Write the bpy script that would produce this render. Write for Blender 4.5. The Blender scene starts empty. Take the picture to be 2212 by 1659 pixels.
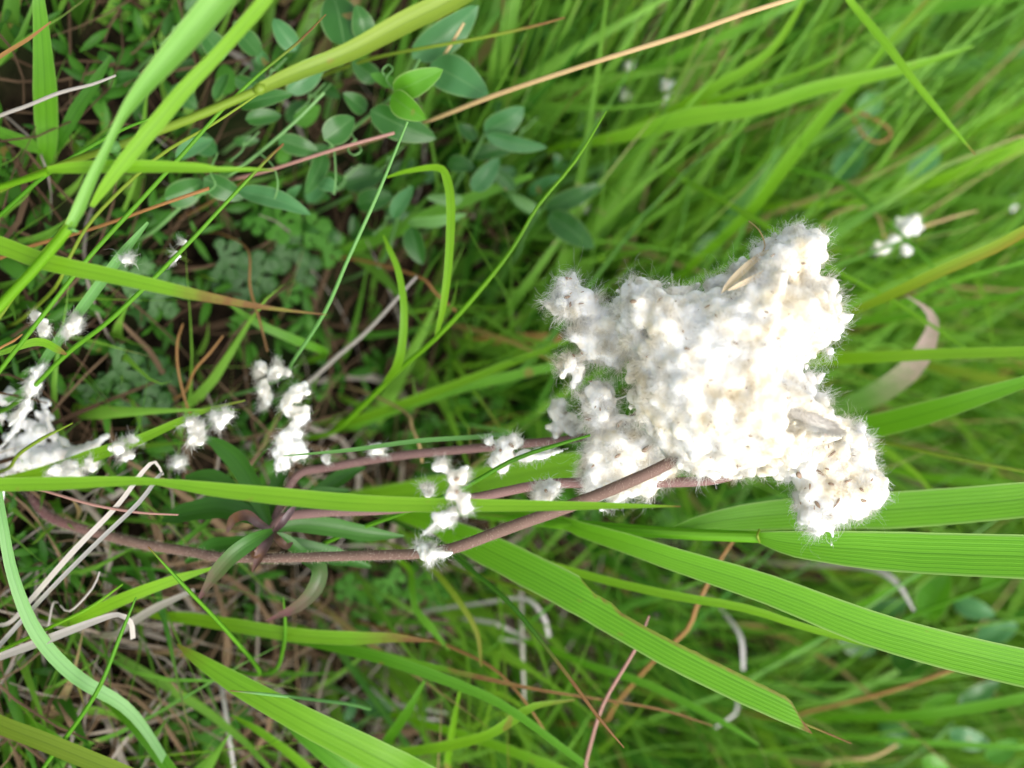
import bpy, math, random
import numpy as np
from mathutils import Vector, noise
from mathutils.bvhtree import BVHTree

random.seed(7)
RNG = np.random.default_rng(7)
SC = bpy.context.scene
COL = SC.collection

# ------------------------------------------------------------------ camera
PITCH = math.radians(55.0)          # looking down into the meadow
CAM_H = 0.36
TAN = 0.414                         # half field of view along the long side
FWD = Vector((0, math.cos(PITCH), -math.sin(PITCH)))
UPV = Vector((0, math.sin(PITCH), math.cos(PITCH)))
RGT = Vector((1, 0, 0))
CAM = Vector((0, 0, CAM_H))
cd = bpy.data.cameras.new('camera')
cam = bpy.data.objects.new('camera', cd)
COL.objects.link(cam)
cd.sensor_width = 36.0
cd.lens = 18.0 / TAN
cd.clip_start = 0.005
cd.clip_end = 500.0
cd.dof.use_dof = True
cd.dof.focus_distance = 0.287
cd.dof.aperture_fstop = 7.4
from mathutils import Matrix
X, Y, Z = UPV, -RGT, -FWD           # held on its side: the meadow's "up" points right
cam.matrix_world = Matrix(((X.x, Y.x, Z.x, CAM.x), (X.y, Y.y, Z.y, CAM.y), (X.z, Y.z, Z.z, CAM.z), (0, 0, 0, 1)))
SC.camera = cam

# ------------------------------------------------------------------ sky and light
SUN_EL, SUN_AZ = math.radians(60), math.radians(95)     # azimuth from +Y towards +X
world = bpy.data.worlds.new('World'); SC.world = world; world.use_nodes = True
wn, wl = world.node_tree.nodes, world.node_tree.links
wn.clear()
sky = wn.new('ShaderNodeTexSky'); sky.sky_type = 'NISHITA'; sky.sun_disc = False
sky.sun_elevation = SUN_EL; sky.sun_rotation = SUN_AZ
sky.air_density = 1.0; sky.dust_density = 3.0; sky.ozone_density = 1.0
hs = wn.new('ShaderNodeHueSaturation'); hs.inputs['Saturation'].default_value = 0.35   # thin white cloud
bg = wn.new('ShaderNodeBackground'); bg.inputs['Strength'].default_value = 0.15
wo = wn.new('ShaderNodeOutputWorld')
wl.new(sky.outputs[0], hs.inputs['Color']); wl.new(hs.outputs[0], bg.inputs[0]); wl.new(bg.outputs[0], wo.inputs[0])
sd = bpy.data.lights.new('sun', 'SUN'); sd.energy = 1.5; sd.angle = math.radians(40); sd.color = (1.0, 0.96, 0.9)
sun = bpy.data.objects.new('sun', sd); COL.objects.link(sun)
sdir = Vector((math.sin(SUN_AZ) * math.cos(SUN_EL), math.cos(SUN_AZ) * math.cos(SUN_EL), math.sin(SUN_EL)))
sun.rotation_euler = (-sdir).to_track_quat('-Z', 'Y').to_euler()
sun.location = (0.3, 0.4, 1.0)
SC.view_settings.view_transform = 'Standard'; SC.view_settings.look = 'None'
SC.view_settings.gamma = 1.0; SC.view_settings.use_curve_mapping = False
SC.view_settings.exposure = 1.2
SC.render.engine = 'CYCLES'
SC.cycles.max_bounces = 8; SC.cycles.diffuse_bounces = 5; SC.cycles.transmission_bounces = 5

# ------------------------------------------------------------------ places
K = TAN / 1106.0
def at(x, y, d):
    """Point seen at (x, y) of the 2212 x 1659 view, d centimetres deep."""
    dm = d / 100.0
    return CAM + dm * (FWD + (x - 1106) * K * UPV + (y - 829.5) * K * RGT)
def ground_d(x):
    return 100 * CAM_H / (math.sin(PITCH) - (x - 1106) * K * math.cos(PITCH))
def pix(p):
    v = Vector(p) - CAM
    d = v.dot(FWD)
    return 1106 + v.dot(UPV) / d / K, 829.5 + v.dot(RGT) / d / K, d * 100
def px2m(d): return d / 100.0 * K

def pts_of(s):
    return [tuple(float(c) for c in t.split(',')) for t in s.split()]
def world_pts(s):
    out = []
    for t in (pts_of(s) if isinstance(s, str) else s):
        x, y, d = t
        d = min(d, ground_d(x) - 0.02) if -900 < x < 3000 else d
        out.append(at(x, y, d))
    return out
def catmull(P, W, n):
    """smooth resample of points P with widths W"""
    P = [np.array(p, float) for p in P]
    A = [2 * P[0] - P[1]] + P + [2 * P[-1] - P[-2]]
    seg = len(P) - 1
    L = [np.linalg.norm(P[i + 1] - P[i]) + 1e-9 for i in range(seg)]
    tot = sum(L)
    out, ow, os_ = [], [], []
    acc = 0.0
    for i in range(seg):
        m = max(2, int(round(n * L[i] / tot)))
        for j in range(m):
            t = j / m
            p0, p1, p2, p3 = A[i], A[i + 1], A[i + 2], A[i + 3]
            q = 0.5 * ((2 * p1) + (-p0 + p2) * t + (2 * p0 - 5 * p1 + 4 * p2 - p3) * t * t + (-p0 + 3 * p1 - 3 * p2 + p3) * t ** 3)
            out.append(q); ow.append(W[i] * (1 - t) + W[i + 1] * t); os_.append((acc + L[i] * t) / tot)
        acc += L[i]
    out.append(P[-1]); ow.append(W[-1]); os_.append(1.0)
    return np.array(out), np.array(ow), np.array(os_)

# ------------------------------------------------------------------ objects
def put(name, me, mat, parent=None):
    o = bpy.data.objects.new(name, me)
    COL.objects.link(o)
    if mat is not None and not me.materials: me.materials.append(mat)
    if parent is not None: o.parent = parent
    return o
def tag(o, label=None, cat=None, group=None, kind=None):
    if label: o['label'] = label
    if cat: o['category'] = cat
    if group: o['group'] = group
    if kind: o['kind'] = kind
    return o
def holder(name, label, cat, group=None):
    o = bpy.data.objects.new(name, None); COL.objects.link(o); o.empty_display_size = 0.01
    return tag(o, label, cat, group)
def mesh_np(name, V, F, uv=None, attrs=None, smooth=True):
    """mesh from arrays; F is (n,3) or (n,4); uv per vertex; attrs dict of per-vertex floats"""
    me = bpy.data.meshes.new(name)
    V = np.asarray(V, np.float32); F = np.asarray(F, np.int32)
    me.vertices.add(len(V)); me.vertices.foreach_set('co', V.ravel())
    k = F.shape[1]
    me.loops.add(F.size); me.loops.foreach_set('vertex_index', F.ravel())
    me.polygons.add(len(F)); me.polygons.foreach_set('loop_start', np.arange(len(F), dtype=np.int32) * k)
    me.update(calc_edges=True)
    if smooth: me.polygons.foreach_set('use_smooth', np.ones(len(F), bool))
    if uv is not None:
        l = me.uv_layers.new(name='uv'); l.data.foreach_set('uv', np.asarray(uv, np.float32)[F.ravel()].ravel())
    for an, av in (attrs or {}).items():
        a = me.attributes.new(an, 'FLOAT', 'POINT'); a.data.foreach_set('value', np.asarray(av, np.float32))
    me.validate()
    return me

# ------------------------------------------------------------------ materials
def nt(name):
    m = bpy.data.materials.new(name); m.use_nodes = True
    n, l = m.node_tree.nodes, m.node_tree.links
    n.clear()
    return m, n, l
def mixc(n, l, fac, a, b, mode='MIX'):
    x = n.new('ShaderNodeMix'); x.data_type = 'RGBA'; x.blend_type = mode
    for s, v in ((x.inputs[0], fac), (x.inputs[6], a), (x.inputs[7], b)):
        if isinstance(v, bpy.types.NodeSocket): l.new(v, s)
        elif isinstance(v, tuple): s.default_value = (*v, 1)
        else: s.default_value = v
    return x.outputs[2]
def mth(n, l, op, a, b=0.0, c=None, clamp=False):
    x = n.new('ShaderNodeMath'); x.operation = op; x.use_clamp = clamp
    for s, v in zip(x.inputs, (a, b, c)):
        if v is None: continue
        if isinstance(v, bpy.types.NodeSocket): l.new(v, s)
        else: s.default_value = v
    return x.outputs[0]
def maprange(n, l, v, a, b, c=0.0, d=1.0):
    x = n.new('ShaderNodeMapRange'); x.clamp = True
    l.new(v, x.inputs[0])
    for i, q in enumerate((a, b, c, d)): x.inputs[i + 1].default_value = q
    return x.outputs[0]
def leaf_mat(name, col, col2, dry=(0.30, 0.17, 0.055), dry2=(0.18, 0.085, 0.03), trans=0.35, rough=0.42, veins=0.0, edge=0.0, spec=0.4, noise_s=60.0):
    """plant tissue: two tones, lengthwise veins, pale margin (edge light painted in on grass), dried where 'dry' says so"""
    m, n, l = nt(name)
    tc = n.new('ShaderNodeTexCoord'); oi = n.new('ShaderNodeObjectInfo')
    uv = n.new('ShaderNodeSeparateXYZ'); l.new(tc.outputs['UV'], uv.inputs[0])
    no = n.new('ShaderNodeTexNoise'); no.inputs['Scale'].default_value = noise_s; no.inputs['Detail'].default_value = 3
    l.new(tc.outputs['Object'], no.inputs['Vector'])
    ha = n.new('ShaderNodeAttribute'); ha.attribute_name = 'hue'
    da = n.new('ShaderNodeAttribute'); da.attribute_name = 'dry'
    f = mth(n, l, 'ADD', mth(n, l, 'MULTIPLY', no.outputs['Fac'], 0.9), mth(n, l, 'SUBTRACT', ha.outputs['Fac'], 0.25))
    f = mth(n, l, 'ADD', f, mth(n, l, 'MULTIPLY', mth(n, l, 'SUBTRACT', oi.outputs['Random'], 0.5), 0.5), clamp=True)
    c = mixc(n, l, f, col, col2)
    hgt = None
    if veins:
        # ridges: fine veins plus a few stronger ones, from the blade's own width coordinate
        wn_ = n.new('ShaderNodeTexNoise'); wn_.inputs['Scale'].default_value = 55; l.new(tc.outputs['Object'], wn_.inputs['Vector'])
        ux = mth(n, l, 'ADD', uv.outputs[0], mth(n, l, 'MULTIPLY', wn_.outputs['Fac'], 0.10))
        s1 = mth(n, l, 'SINE', mth(n, l, 'MULTIPLY', ux, veins * 6.283))
        s2 = mth(n, l, 'SINE', mth(n, l, 'MULTIPLY', ux, veins * 2.27 * 6.283))
        vv = mth(n, l, 'ADD', mth(n, l, 'MULTIPLY', s1, 0.3), mth(n, l, 'MULTIPLY', s2, 0.2))
        hgt = vv
        vf = mth(n, l, 'ADD', vv, 0.5, clamp=True)
        c = mixc(n, l, mth(n, l, 'MULTIPLY', vf, 0.30 if veins > 6 else 0.12), c, tuple(min(1, q * 1.7 + 0.01) for q in col2))
        mid = maprange(n, l, mth(n, l, 'ABSOLUTE', mth(n, l, 'SUBTRACT', uv.outputs[0], 0.5)), 0.0, 0.05, 0.35, 0.0)
        c = mixc(n, l, mid, c, tuple(q * 0.55 for q in col))
    if edge and not veins:
        mr = maprange(n, l, mth(n, l, 'ABSOLUTE', mth(n, l, 'SUBTRACT', uv.outputs[0], 0.5)), 0.0, 0.035, 0.35, 0.0)
        c = mixc(n, l, mr, c, (0.20, 0.36, 0.14))
    if edge:
        e = maprange(n, l, mth(n, l, 'ABSOLUTE', mth(n, l, 'SUBTRACT', uv.outputs[0], 0.5)), 0.43, 0.5, 0.0, edge)
        c = mixc(n, l, e, c, (0.45, 0.55, 0.25))  # pale leaf margin; on grass blades, light caught at the edge painted in
    n2 = n.new('ShaderNodeTexNoise'); n2.inputs['Scale'].default_value = 340; n2.inputs['Detail'].default_value = 2
    l.new(tc.outputs['Object'], n2.inputs['Vector'])
    dc = mixc(n, l, n2.outputs['Fac'], dry, dry2)
    df = mth(n, l, 'ADD', da.outputs['Fac'], mth(n, l, 'MULTIPLY', mth(n, l, 'SUBTRACT', n2.outputs['Fac'], 0.5), mth(n, l, 'MULTIPLY', da.outputs['Fac'], 1.2)), clamp=True)
    c = mixc(n, l, df, c, dc)
    # small flecks of rust and scars
    n3 = n.new('ShaderNodeTexNoise'); n3.inputs['Scale'].default_value = 150; n3.inputs['Detail'].default_value = 1
    l.new(tc.outputs['Object'], n3.inputs['Vector'])
    c = mixc(n, l, maprange(n, l, n3.outputs['Fac'], 0.73, 0.78, 0, 0.6), c, dry)
    p = n.new('ShaderNodeBsdfPrincipled'); l.new(c, p.inputs['Base Color'])
    p.inputs['Roughness'].default_value = rough; p.inputs['Specular IOR Level'].default_value = spec
    if hgt is not None:
        b = n.new('ShaderNodeBump'); b.inputs['Strength'].default_value = 0.5 if veins > 6 else 0.3; b.inputs['Distance'].default_value = 0.00015
        l.new(hgt, b.inputs['Height']); l.new(b.outputs[0], p.inputs['Normal'])
    t = n.new('ShaderNodeBsdfTranslucent')
    tcol = mixc(n, l, 1.0, c, (1.25, 1.1, 0.55), 'MULTIPLY'); l.new(tcol, t.inputs[0])
    mx = n.new('ShaderNodeMixShader'); mx.inputs[0].default_value = trans
    l.new(p.outputs[0], mx.inputs[1]); l.new(t.outputs[0], mx.inputs[2])
    o = n.new('ShaderNodeOutputMaterial'); l.new(mx.outputs[0], o.inputs[0])
    return m
M = {}
M['bright'] = leaf_mat('grass_bright', (0.145, 0.37, 0.010), (0.23, 0.46, 0.020), trans=0.5, veins=3, edge=0.25)
M['mid'] = leaf_mat('grass_mid', (0.085, 0.28, 0.012), (0.15, 0.37, 0.02), trans=0.46, veins=3, edge=0.2)
M['broad'] = leaf_mat('grass_broad_ribbed', (0.10, 0.32, 0.011), (0.165, 0.41, 0.018), trans=0.46, veins=9, edge=0.5)
M['deep'] = leaf_mat('grass_deep', (0.04, 0.15, 0.01), (0.075, 0.22, 0.014), trans=0.35, veins=3)
M['pale'] = leaf_mat('grass_pale', (0.13, 0.33, 0.085), (0.20, 0.42, 0.12), trans=0.42, veins=3, edge=0.2)
M['sheen'] = leaf_mat('grass_sheen', (0.15, 0.37, 0.045), (0.23, 0.46, 0.09), trans=0.4, veins=4, edge=0.3, spec=0.6, rough=0.4)
M['olive'] = leaf_mat('grass_olive', (0.15, 0.26, 0.02), (0.24, 0.33, 0.03), trans=0.38, veins=3)
M['rust'] = leaf_mat('grass_rusty', (0.16, 0.33, 0.02), (0.24, 0.36, 0.02), dry=(0.5, 0.17, 0.03), dry2=(0.35, 0.2, 0.04), trans=0.38, veins=3)
M['violet'] = leaf_mat('grass_violet_tip', (0.16, 0.36, 0.08), (0.24, 0.42, 0.12), dry=(0.52, 0.37, 0.36), dry2=(0.62, 0.46, 0.43), trans=0.3, veins=4)
M['straw'] = leaf_mat('dry_straw', (0.44, 0.30, 0.13), (0.56, 0.42, 0.21), dry=(0.45, 0.2, 0.1), trans=0.2, rough=0.6)
M['grey'] = leaf_mat('dry_grey', (0.35, 0.31, 0.27), (0.52, 0.48, 0.44), dry=(0.25, 0.19, 0.16), trans=0.2, rough=0.65, veins=4)
M['white'] = leaf_mat('dry_bleached', (0.33, 0.31, 0.29), (0.46, 0.44, 0.42), dry=(0.42, 0.36, 0.28), trans=0.2, rough=0.6, veins=4)
M['brown'] = leaf_mat('dry_brown', (0.22, 0.115, 0.04), (0.36, 0.19, 0.06), dry=(0.5, 0.16, 0.04), trans=0.2, rough=0.6)
M['orange'] = leaf_mat('dry_orange', (0.28, 0.12, 0.04), (0.38, 0.20, 0.065), dry=(0.42, 0.09, 0.04), trans=0.25, rough=0.55)
M['pink'] = leaf_mat('stalk_pink', (0.30, 0.155, 0.125), (0.36, 0.20, 0.16), dry=(0.5, 0.32, 0.16), trans=0.1, rough=0.55)
M['vetch'] = leaf_mat('vetch_leaf', (0.024, 0.105, 0.014), (0.046, 0.16, 0.025), trans=0.28, edge=0.25, spec=0.4, rough=0.38)
M['vetch_blue'] = leaf_mat('vetch_leaf_bluish', (0.045, 0.17, 0.045), (0.075, 0.22, 0.07), trans=0.25, edge=0.25, spec=0.45, rough=0.4)
M['vetch_bright'] = leaf_mat('vetch_leaf_bright', (0.085, 0.28, 0.016), (0.12, 0.33, 0.02), trans=0.35, edge=0.5)
M['vetch_stem'] = leaf_mat('vetch_stem', (0.10, 0.24, 0.06), (0.16, 0.32, 0.10), trans=0.15)
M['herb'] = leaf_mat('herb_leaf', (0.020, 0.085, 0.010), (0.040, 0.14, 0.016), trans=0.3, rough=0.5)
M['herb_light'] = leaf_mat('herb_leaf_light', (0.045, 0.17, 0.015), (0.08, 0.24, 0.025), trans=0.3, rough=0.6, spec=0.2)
M['anemone_leaf'] = leaf_mat('windflower_leaf', (0.022, 0.095, 0.008), (0.042, 0.14, 0.014), dry=(0.10, 0.045, 0.05), dry2=(0.16, 0.07, 0.07), trans=0.25, rough=0.45, veins=2)
M['purple_leaf'] = leaf_mat('windflower_leaf_purple', (0.07, 0.04, 0.045), (0.11, 0.065, 0.068), dry=(0.04, 0.02, 0.03), trans=0.15, rough=0.45, spec=0.5)
M['stem_brown'] = leaf_mat('windflower_stem', (0.125, 0.077, 0.060), (0.19, 0.12, 0.095), dry=(0.20, 0.07, 0.09), dry2=(0.24, 0.09, 0.11), trans=0.0, rough=0.75, spec=0.2, noise_s=300)
M['stem_mauve'] = leaf_mat('windflower_stem_mauve', (0.15, 0.085, 0.078), (0.205, 0.12, 0.108), dry=(0.22, 0.08, 0.10), trans=0.0, rough=0.7, spec=0.2, noise_s=300)
M['hair'] = leaf_mat('stem_hair', (0.6, 0.52, 0.46), (0.75, 0.68, 0.62), trans=0.4, rough=0.6)
M['crease_shade'] = leaf_mat('crease_shade', (0.38, 0.34, 0.28), (0.55, 0.52, 0.47), trans=0.0, rough=0.9, spec=0.1, noise_s=500)  # grey tone stands for the shade inside a wool fold
M['husk'] = leaf_mat('husk', (0.54, 0.43, 0.28), (0.64, 0.53, 0.37), dry=(0.42, 0.26, 0.12), trans=0.3, rough=0.45, veins=5)
M['litter'] = leaf_mat('litter', (0.055, 0.032, 0.018), (0.20, 0.135, 0.08), dry=(0.24, 0.21, 0.175), dry2=(0.33, 0.30, 0.265), trans=0.15, rough=0.8, spec=0.1)
M['meadow'] = leaf_mat('meadow_grass', (0.030, 0.155, 0.014), (0.215, 0.45, 0.055), dry=(0.42, 0.34, 0.19), dry2=(0.34, 0.22, 0.09), trans=0.45)
M['cover'] = leaf_mat('ground_cover', (0.016, 0.075, 0.006), (0.055, 0.18, 0.015), trans=0.3, spec=0.15)

def wool_mat(name, cream, base=(0.70, 0.695, 0.665), cr=(0.66, 0.58, 0.41)):
    m, n, l = nt(name)
    tc = n.new('ShaderNodeTexCoord')
    a = n.new('ShaderNodeTexNoise'); a.inputs['Scale'].default_value = 48; a.inputs['Detail'].default_value = 4
    l.new(tc.outputs['Object'], a.inputs['Vector'])
    a2 = n.new('ShaderNodeTexNoise'); a2.inputs['Scale'].default_value = 260; a2.inputs['Detail'].default_value = 2
    l.new(tc.outputs['Object'], a2.inputs['Vector'])
    af = mth(n, l, 'ADD', mth(n, l, 'MULTIPLY', a.outputs['Fac'], 0.55), mth(n, l, 'MULTIPLY', a2.outputs['Fac'], 0.45))
    c = mixc(n, l, maprange(n, l, af, 0.44, 0.62, 0, cream), base, cr)
    b = n.new('ShaderNodeTexNoise'); b.inputs['Scale'].default_value = 900; b.inputs['Detail'].default_value = 5
    l.new(tc.outputs['Object'], b.inputs['Vector'])
    bp = n.new('ShaderNodeBump'); bp.inputs['Strength'].default_value = 0.35; bp.inputs['Distance'].default_value = 0.0004
    l.new(b.outputs['Fac'], bp.inputs['Height'])
    p = n.new('ShaderNodeBsdfPrincipled'); l.new(c, p.inputs['Base Color']); l.new(bp.outputs[0], p.inputs['Normal'])
    p.inputs['Roughness'].default_value = 1.0; p.inputs['Specular IOR Level'].default_value = 0.0
    p.inputs['Subsurface Weight'].default_value = 1.0
    p.inputs['Subsurface Radius'].default_value = (1.0, 0.9, 0.7); p.inputs['Subsurface Scale'].default_value = 0.0016
    o = n.new('ShaderNodeOutputMaterial'); l.new(p.outputs[0], o.inputs[0])
    return m
def fibre_mat(name, cream, base=(0.72, 0.715, 0.69), cr=(0.68, 0.60, 0.44)):
    m, n, l = nt(name)
    tc = n.new('ShaderNodeTexCoord')
    a = n.new('ShaderNodeTexNoise'); a.inputs['Scale'].default_value = 48; a.inputs['Detail'].default_value = 4
    l.new(tc.outputs['Object'], a.inputs['Vector'])
    a2 = n.new('ShaderNodeTexNoise'); a2.inputs['Scale'].default_value = 260; a2.inputs['Detail'].default_value = 2
    l.new(tc.outputs['Object'], a2.inputs['Vector'])
    af = mth(n, l, 'ADD', mth(n, l, 'MULTIPLY', a.outputs['Fac'], 0.55), mth(n, l, 'MULTIPLY', a2.outputs['Fac'], 0.45))
    c = mixc(n, l, maprange(n, l, af, 0.44, 0.62, 0, cream), base, cr)
    d = n.new('ShaderNodeBsdfDiffuse'); t = n.new('ShaderNodeBsdfTranslucent')
    l.new(c, d.inputs[0]); l.new(c, t.inputs[0])
    x = n.new('ShaderNodeMixShader'); x.inputs[0].default_value = 0.5
    l.new(d.outputs[0], x.inputs[1]); l.new(t.outputs[0], x.inputs[2])
    o = n.new('ShaderNodeOutputMaterial'); l.new(x.outputs[0], o.inputs[0])
    return m
M['wool'] = wool_mat('wool', 0.85); M['fibre'] = fibre_mat('wool_fibre', 0.8)
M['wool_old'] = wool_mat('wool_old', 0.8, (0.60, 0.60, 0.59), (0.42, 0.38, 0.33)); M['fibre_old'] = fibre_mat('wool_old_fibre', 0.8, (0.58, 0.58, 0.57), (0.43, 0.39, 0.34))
M['wool_tuft'] = wool_mat('wool_tuft', 0.35); M['fibre_tuft'] = fibre_mat('wool_tuft_fibre', 0.3)
def seed_mat():
    m, n, l = nt('achene')
    tc = n.new('ShaderNodeTexCoord'); a = n.new('ShaderNodeTexNoise'); a.inputs['Scale'].default_value = 900
    l.new(tc.outputs['Object'], a.inputs['Vector'])
    c = mixc(n, l, a.outputs['Fac'], (0.13, 0.085, 0.055), (0.38, 0.27, 0.18))
    p = n.new('ShaderNodeBsdfPrincipled'); l.new(c, p.inputs['Base Color']); p.inputs['Roughness'].default_value = 0.6
    o = n.new('ShaderNodeOutputMaterial'); l.new(p.outputs[0], o.inputs[0])
    return m
M['achene'] = seed_mat()
def soil_mat():
    m, n, l = nt('soil')
    tc = n.new('ShaderNodeTexCoord')
    a = n.new('ShaderNodeTexNoise'); a.inputs['Scale'].default_value = 130; a.inputs['Detail'].default_value = 8
    b = n.new('ShaderNodeTexNoise'); b.inputs['Scale'].default_value = 22; b.inputs['Detail'].default_value = 4
    l.new(tc.outputs['Object'], a.inputs['Vector']); l.new(tc.outputs['Object'], b.inputs['Vector'])
    c = mixc(n, l, maprange(n, l, a.outputs['Fac'], 0.35, 0.65), (0.006, 0.004, 0.003), (0.030, 0.020, 0.012))
    c = mixc(n, l, maprange(n, l, b.outputs['Fac'], 0.45, 0.62, 0, 0.6), c, (0.012, 0.030, 0.006))
    bp = n.new('ShaderNodeBump'); bp.inputs['Distance'].default_value = 0.004; l.new(a.outputs['Fac'], bp.inputs['Height'])
    p = n.new('ShaderNodeBsdfPrincipled'); l.new(c, p.inputs['Base Color']); l.new(bp.outputs[0], p.inputs['Normal'])
    p.inputs['Roughness'].default_value = 0.95; p.inputs['Specular IOR Level'].default_value = 0.04
    o = n.new('ShaderNodeOutputMaterial'); l.new(p.outputs[0], o.inputs[0])
    return m
M['soil'] = soil_mat()

# ------------------------------------------------------------------ ground
def build_ground():
    def axis(c):
        a = list(np.linspace(-0.6, 0.6, 121))
        e = [0.7, 0.85, 1.1, 1.6, 2.5, 4, 8, 16, 40]
        return np.array([-q for q in e[::-1]] + a + e) + c
    xs, ys = axis(0.0), axis(0.35)
    V, F = [], []
    for y in ys:
        for x in xs:
            z = 0.0035 * noise.noise(Vector((x * 18, y * 18, 0))) + 0.002 * noise.noise(Vector((x * 55, y * 55, 3))) - 0.003
            V.append((x, y, z))
    n = len(xs)
    for j in range(len(ys) - 1):
        for i in range(n - 1):
            F.append((j * n + i, j * n + i + 1, (j + 1) * n + i + 1, (j + 1) * n + i))
    o = put('ground', mesh_np('ground', V, F), M['soil']); o['kind'] = 'structure'
build_ground()

# ------------------------------------------------------------------ blades, stems, leaves
def resolve(pts, widths, root, root_w=0.7):
    """world polyline and widths in metres; root=True carries the base down into the soil"""
    raw = pts_of(pts) if isinstance(pts, str) else list(pts)
    if isinstance(widths, (int, float)): widths = [widths] * len(raw)
    if len(widths) != len(raw):
        widths = list(np.interp(np.linspace(0, 1, len(raw)), np.linspace(0, 1, len(widths)), widths))
    P = world_pts(raw)
    Wm = [w * px2m((p - CAM).dot(FWD) * 100) for w, p in zip(widths, P)]
    lx_, ly_ = raw[-1][0], raw[-1][1]
    if (lx_ > 2212 or ly_ < 0 or ly_ > 1659 or lx_ < -10) and Wm[-1] > 0.0005 and P[-1].z > 0.012:
        # the blade goes on beyond the picture and tapers to its own tip
        T = (P[-1] - P[-2]).normalized(); ext = min(0.09, max(0.02, Wm[-1] * 11))
        e1 = P[-1] + T * ext * 0.5 - Vector((0, 0, 0.05 * ext)); e2 = P[-1] + T * ext - Vector((0, 0, 0.25 * ext))
        P = P + [e1, e2]; Wm = Wm + [Wm[-1] * 0.75, Wm[-1] * 0.03]; raw = raw + [None, None]
    if root and P[0].z > 0.0015:
        T = (P[1] - P[0]).normalized(); h = P[0].z
        hz = Vector((T.x, T.y, 0)) * (0.30 * h)
        r = Vector((P[0].x - hz.x, P[0].y - hz.y, -0.004))
        if h > 0.02:
            m = P[0] * 0.5 + r * 0.5 - T * 0.06 * h
            P = [r, m] + P; Wm = [Wm[0] * root_w, Wm[0] * 0.5 * (1 + root_w)] + Wm
        else:
            P = [r] + P; Wm = [Wm[0] * root_w] + Wm
        nroot = len(P) - len(raw)
    else:
        nroot = 0
    return P, Wm, nroot
def blade_mesh(name, pts, widths, dry=None, tilt=None, fold=0.12, twist=0.0, root=True, n=44, cols=4, wob=0.03, topcut=None):
    P, Wm, nr = resolve(pts, widths, root)
    C, W, S = catmull(P, Wm, n)
    tilt = random.uniform(-0.5, 0.5) if tilt is None else tilt
    T = np.gradient(C, axis=0); T /= np.linalg.norm(T, axis=1)[:, None] + 1e-12
    V, UV, DR = [], [], []
    L = 0.0
    ph = random.uniform(0, 9)
    # start of the traced part along S
    s0 = 0.0
    if nr:
        acc = [0.0]
        for i in range(1, len(P)): acc.append(acc[-1] + (P[i] - P[i - 1]).length)
        s0 = acc[nr] / acc[-1]
    prevN = None
    for i in range(len(C)):
        view = np.array(CAM) - C[i]; view /= np.linalg.norm(view)
        wd = np.cross(T[i], view); wd /= np.linalg.norm(wd) + 1e-9
        nn = np.cross(wd, T[i])
        a = tilt + twist * (S[i] - 0.5)
        ca, sa = math.cos(a), math.sin(a)
        wv = wd * ca + nn * sa; nv = nn * ca - wd * sa
        half = 0.5 * W[i] / max(0.45, abs(ca))
        if i: L += np.linalg.norm(C[i] - C[i - 1])
        s = max(0.0, (S[i] - s0) / (1 - s0 + 1e-9))
        for j in range(cols + 1):
            u = -1 + 2 * j / cols
            if topcut: u = 1 - (1 - u) * topcut(s)
            e = 1 + wob * noise.noise(Vector((L * 160 + ph, u * 2, ph))) * abs(u)
            V.append(C[i] + wv * (u * half * e) - nv * (fold * half * (abs(u) ** 1.5) * (-1)))
            UV.append((0.5 + 0.5 * u, L * 10))
            if dry is None: dv = 0.0
            elif callable(dry): dv = dry(s, u)
            else: dv = min(1, max(0, (s - dry[0]) / max(1e-3, dry[1] - dry[0])))
            DR.append(dv)
    m = cols + 1
    F = [(i * m + j, i * m + j + 1, (i + 1) * m + j + 1, (i + 1) * m + j) for i in range(len(C) - 1) for j in range(cols)]
    return mesh_np(name, V, F, UV, {'dry': DR, 'hue': np.full(len(V), random.uniform(0.1, 0.4))})
def tube_mesh(name, pts, widths, dry=None, root=True, n=36, sides=8, lump=0.0):
    P, Wm, nr = resolve(pts, widths, root, 1.0)
    C, W, S = catmull(P, Wm, n)
    T = np.gradient(C, axis=0); T /= np.linalg.norm(T, axis=1)[:, None] + 1e-12
    V, UV, DR = [], [], []
    ref = np.array((0.31, 0.2, 0.93))
    for i in range(len(C)):
        a = np.cross(T[i], ref); a /= np.linalg.norm(a) + 1e-9; b = np.cross(T[i], a)
        r = 0.5 * W[i] * (1 + lump * noise.noise(Vector(C[i] * 300)))
        for k in range(sides):
            t = 2 * math.pi * k / sides
            V.append(C[i] + (a * math.cos(t) + b * math.sin(t)) * r); UV.append((k / sides, S[i] * 3))
            DR.append(0.0 if dry is None else min(1, max(0, (S[i] - dry[0]) / (dry[1] - dry[0] + 1e-6))))
    F = [(i * sides + k, i * sides + (k + 1) % sides, (i + 1) * sides + (k + 1) % sides, (i + 1) * sides + k) for i in range(len(C) - 1) for k in range(sides)]
    me = mesh_np(name, V, F, UV, {'dry': DR, 'hue': np.full(len(V), 0.25)})
    return me, C, W
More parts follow.
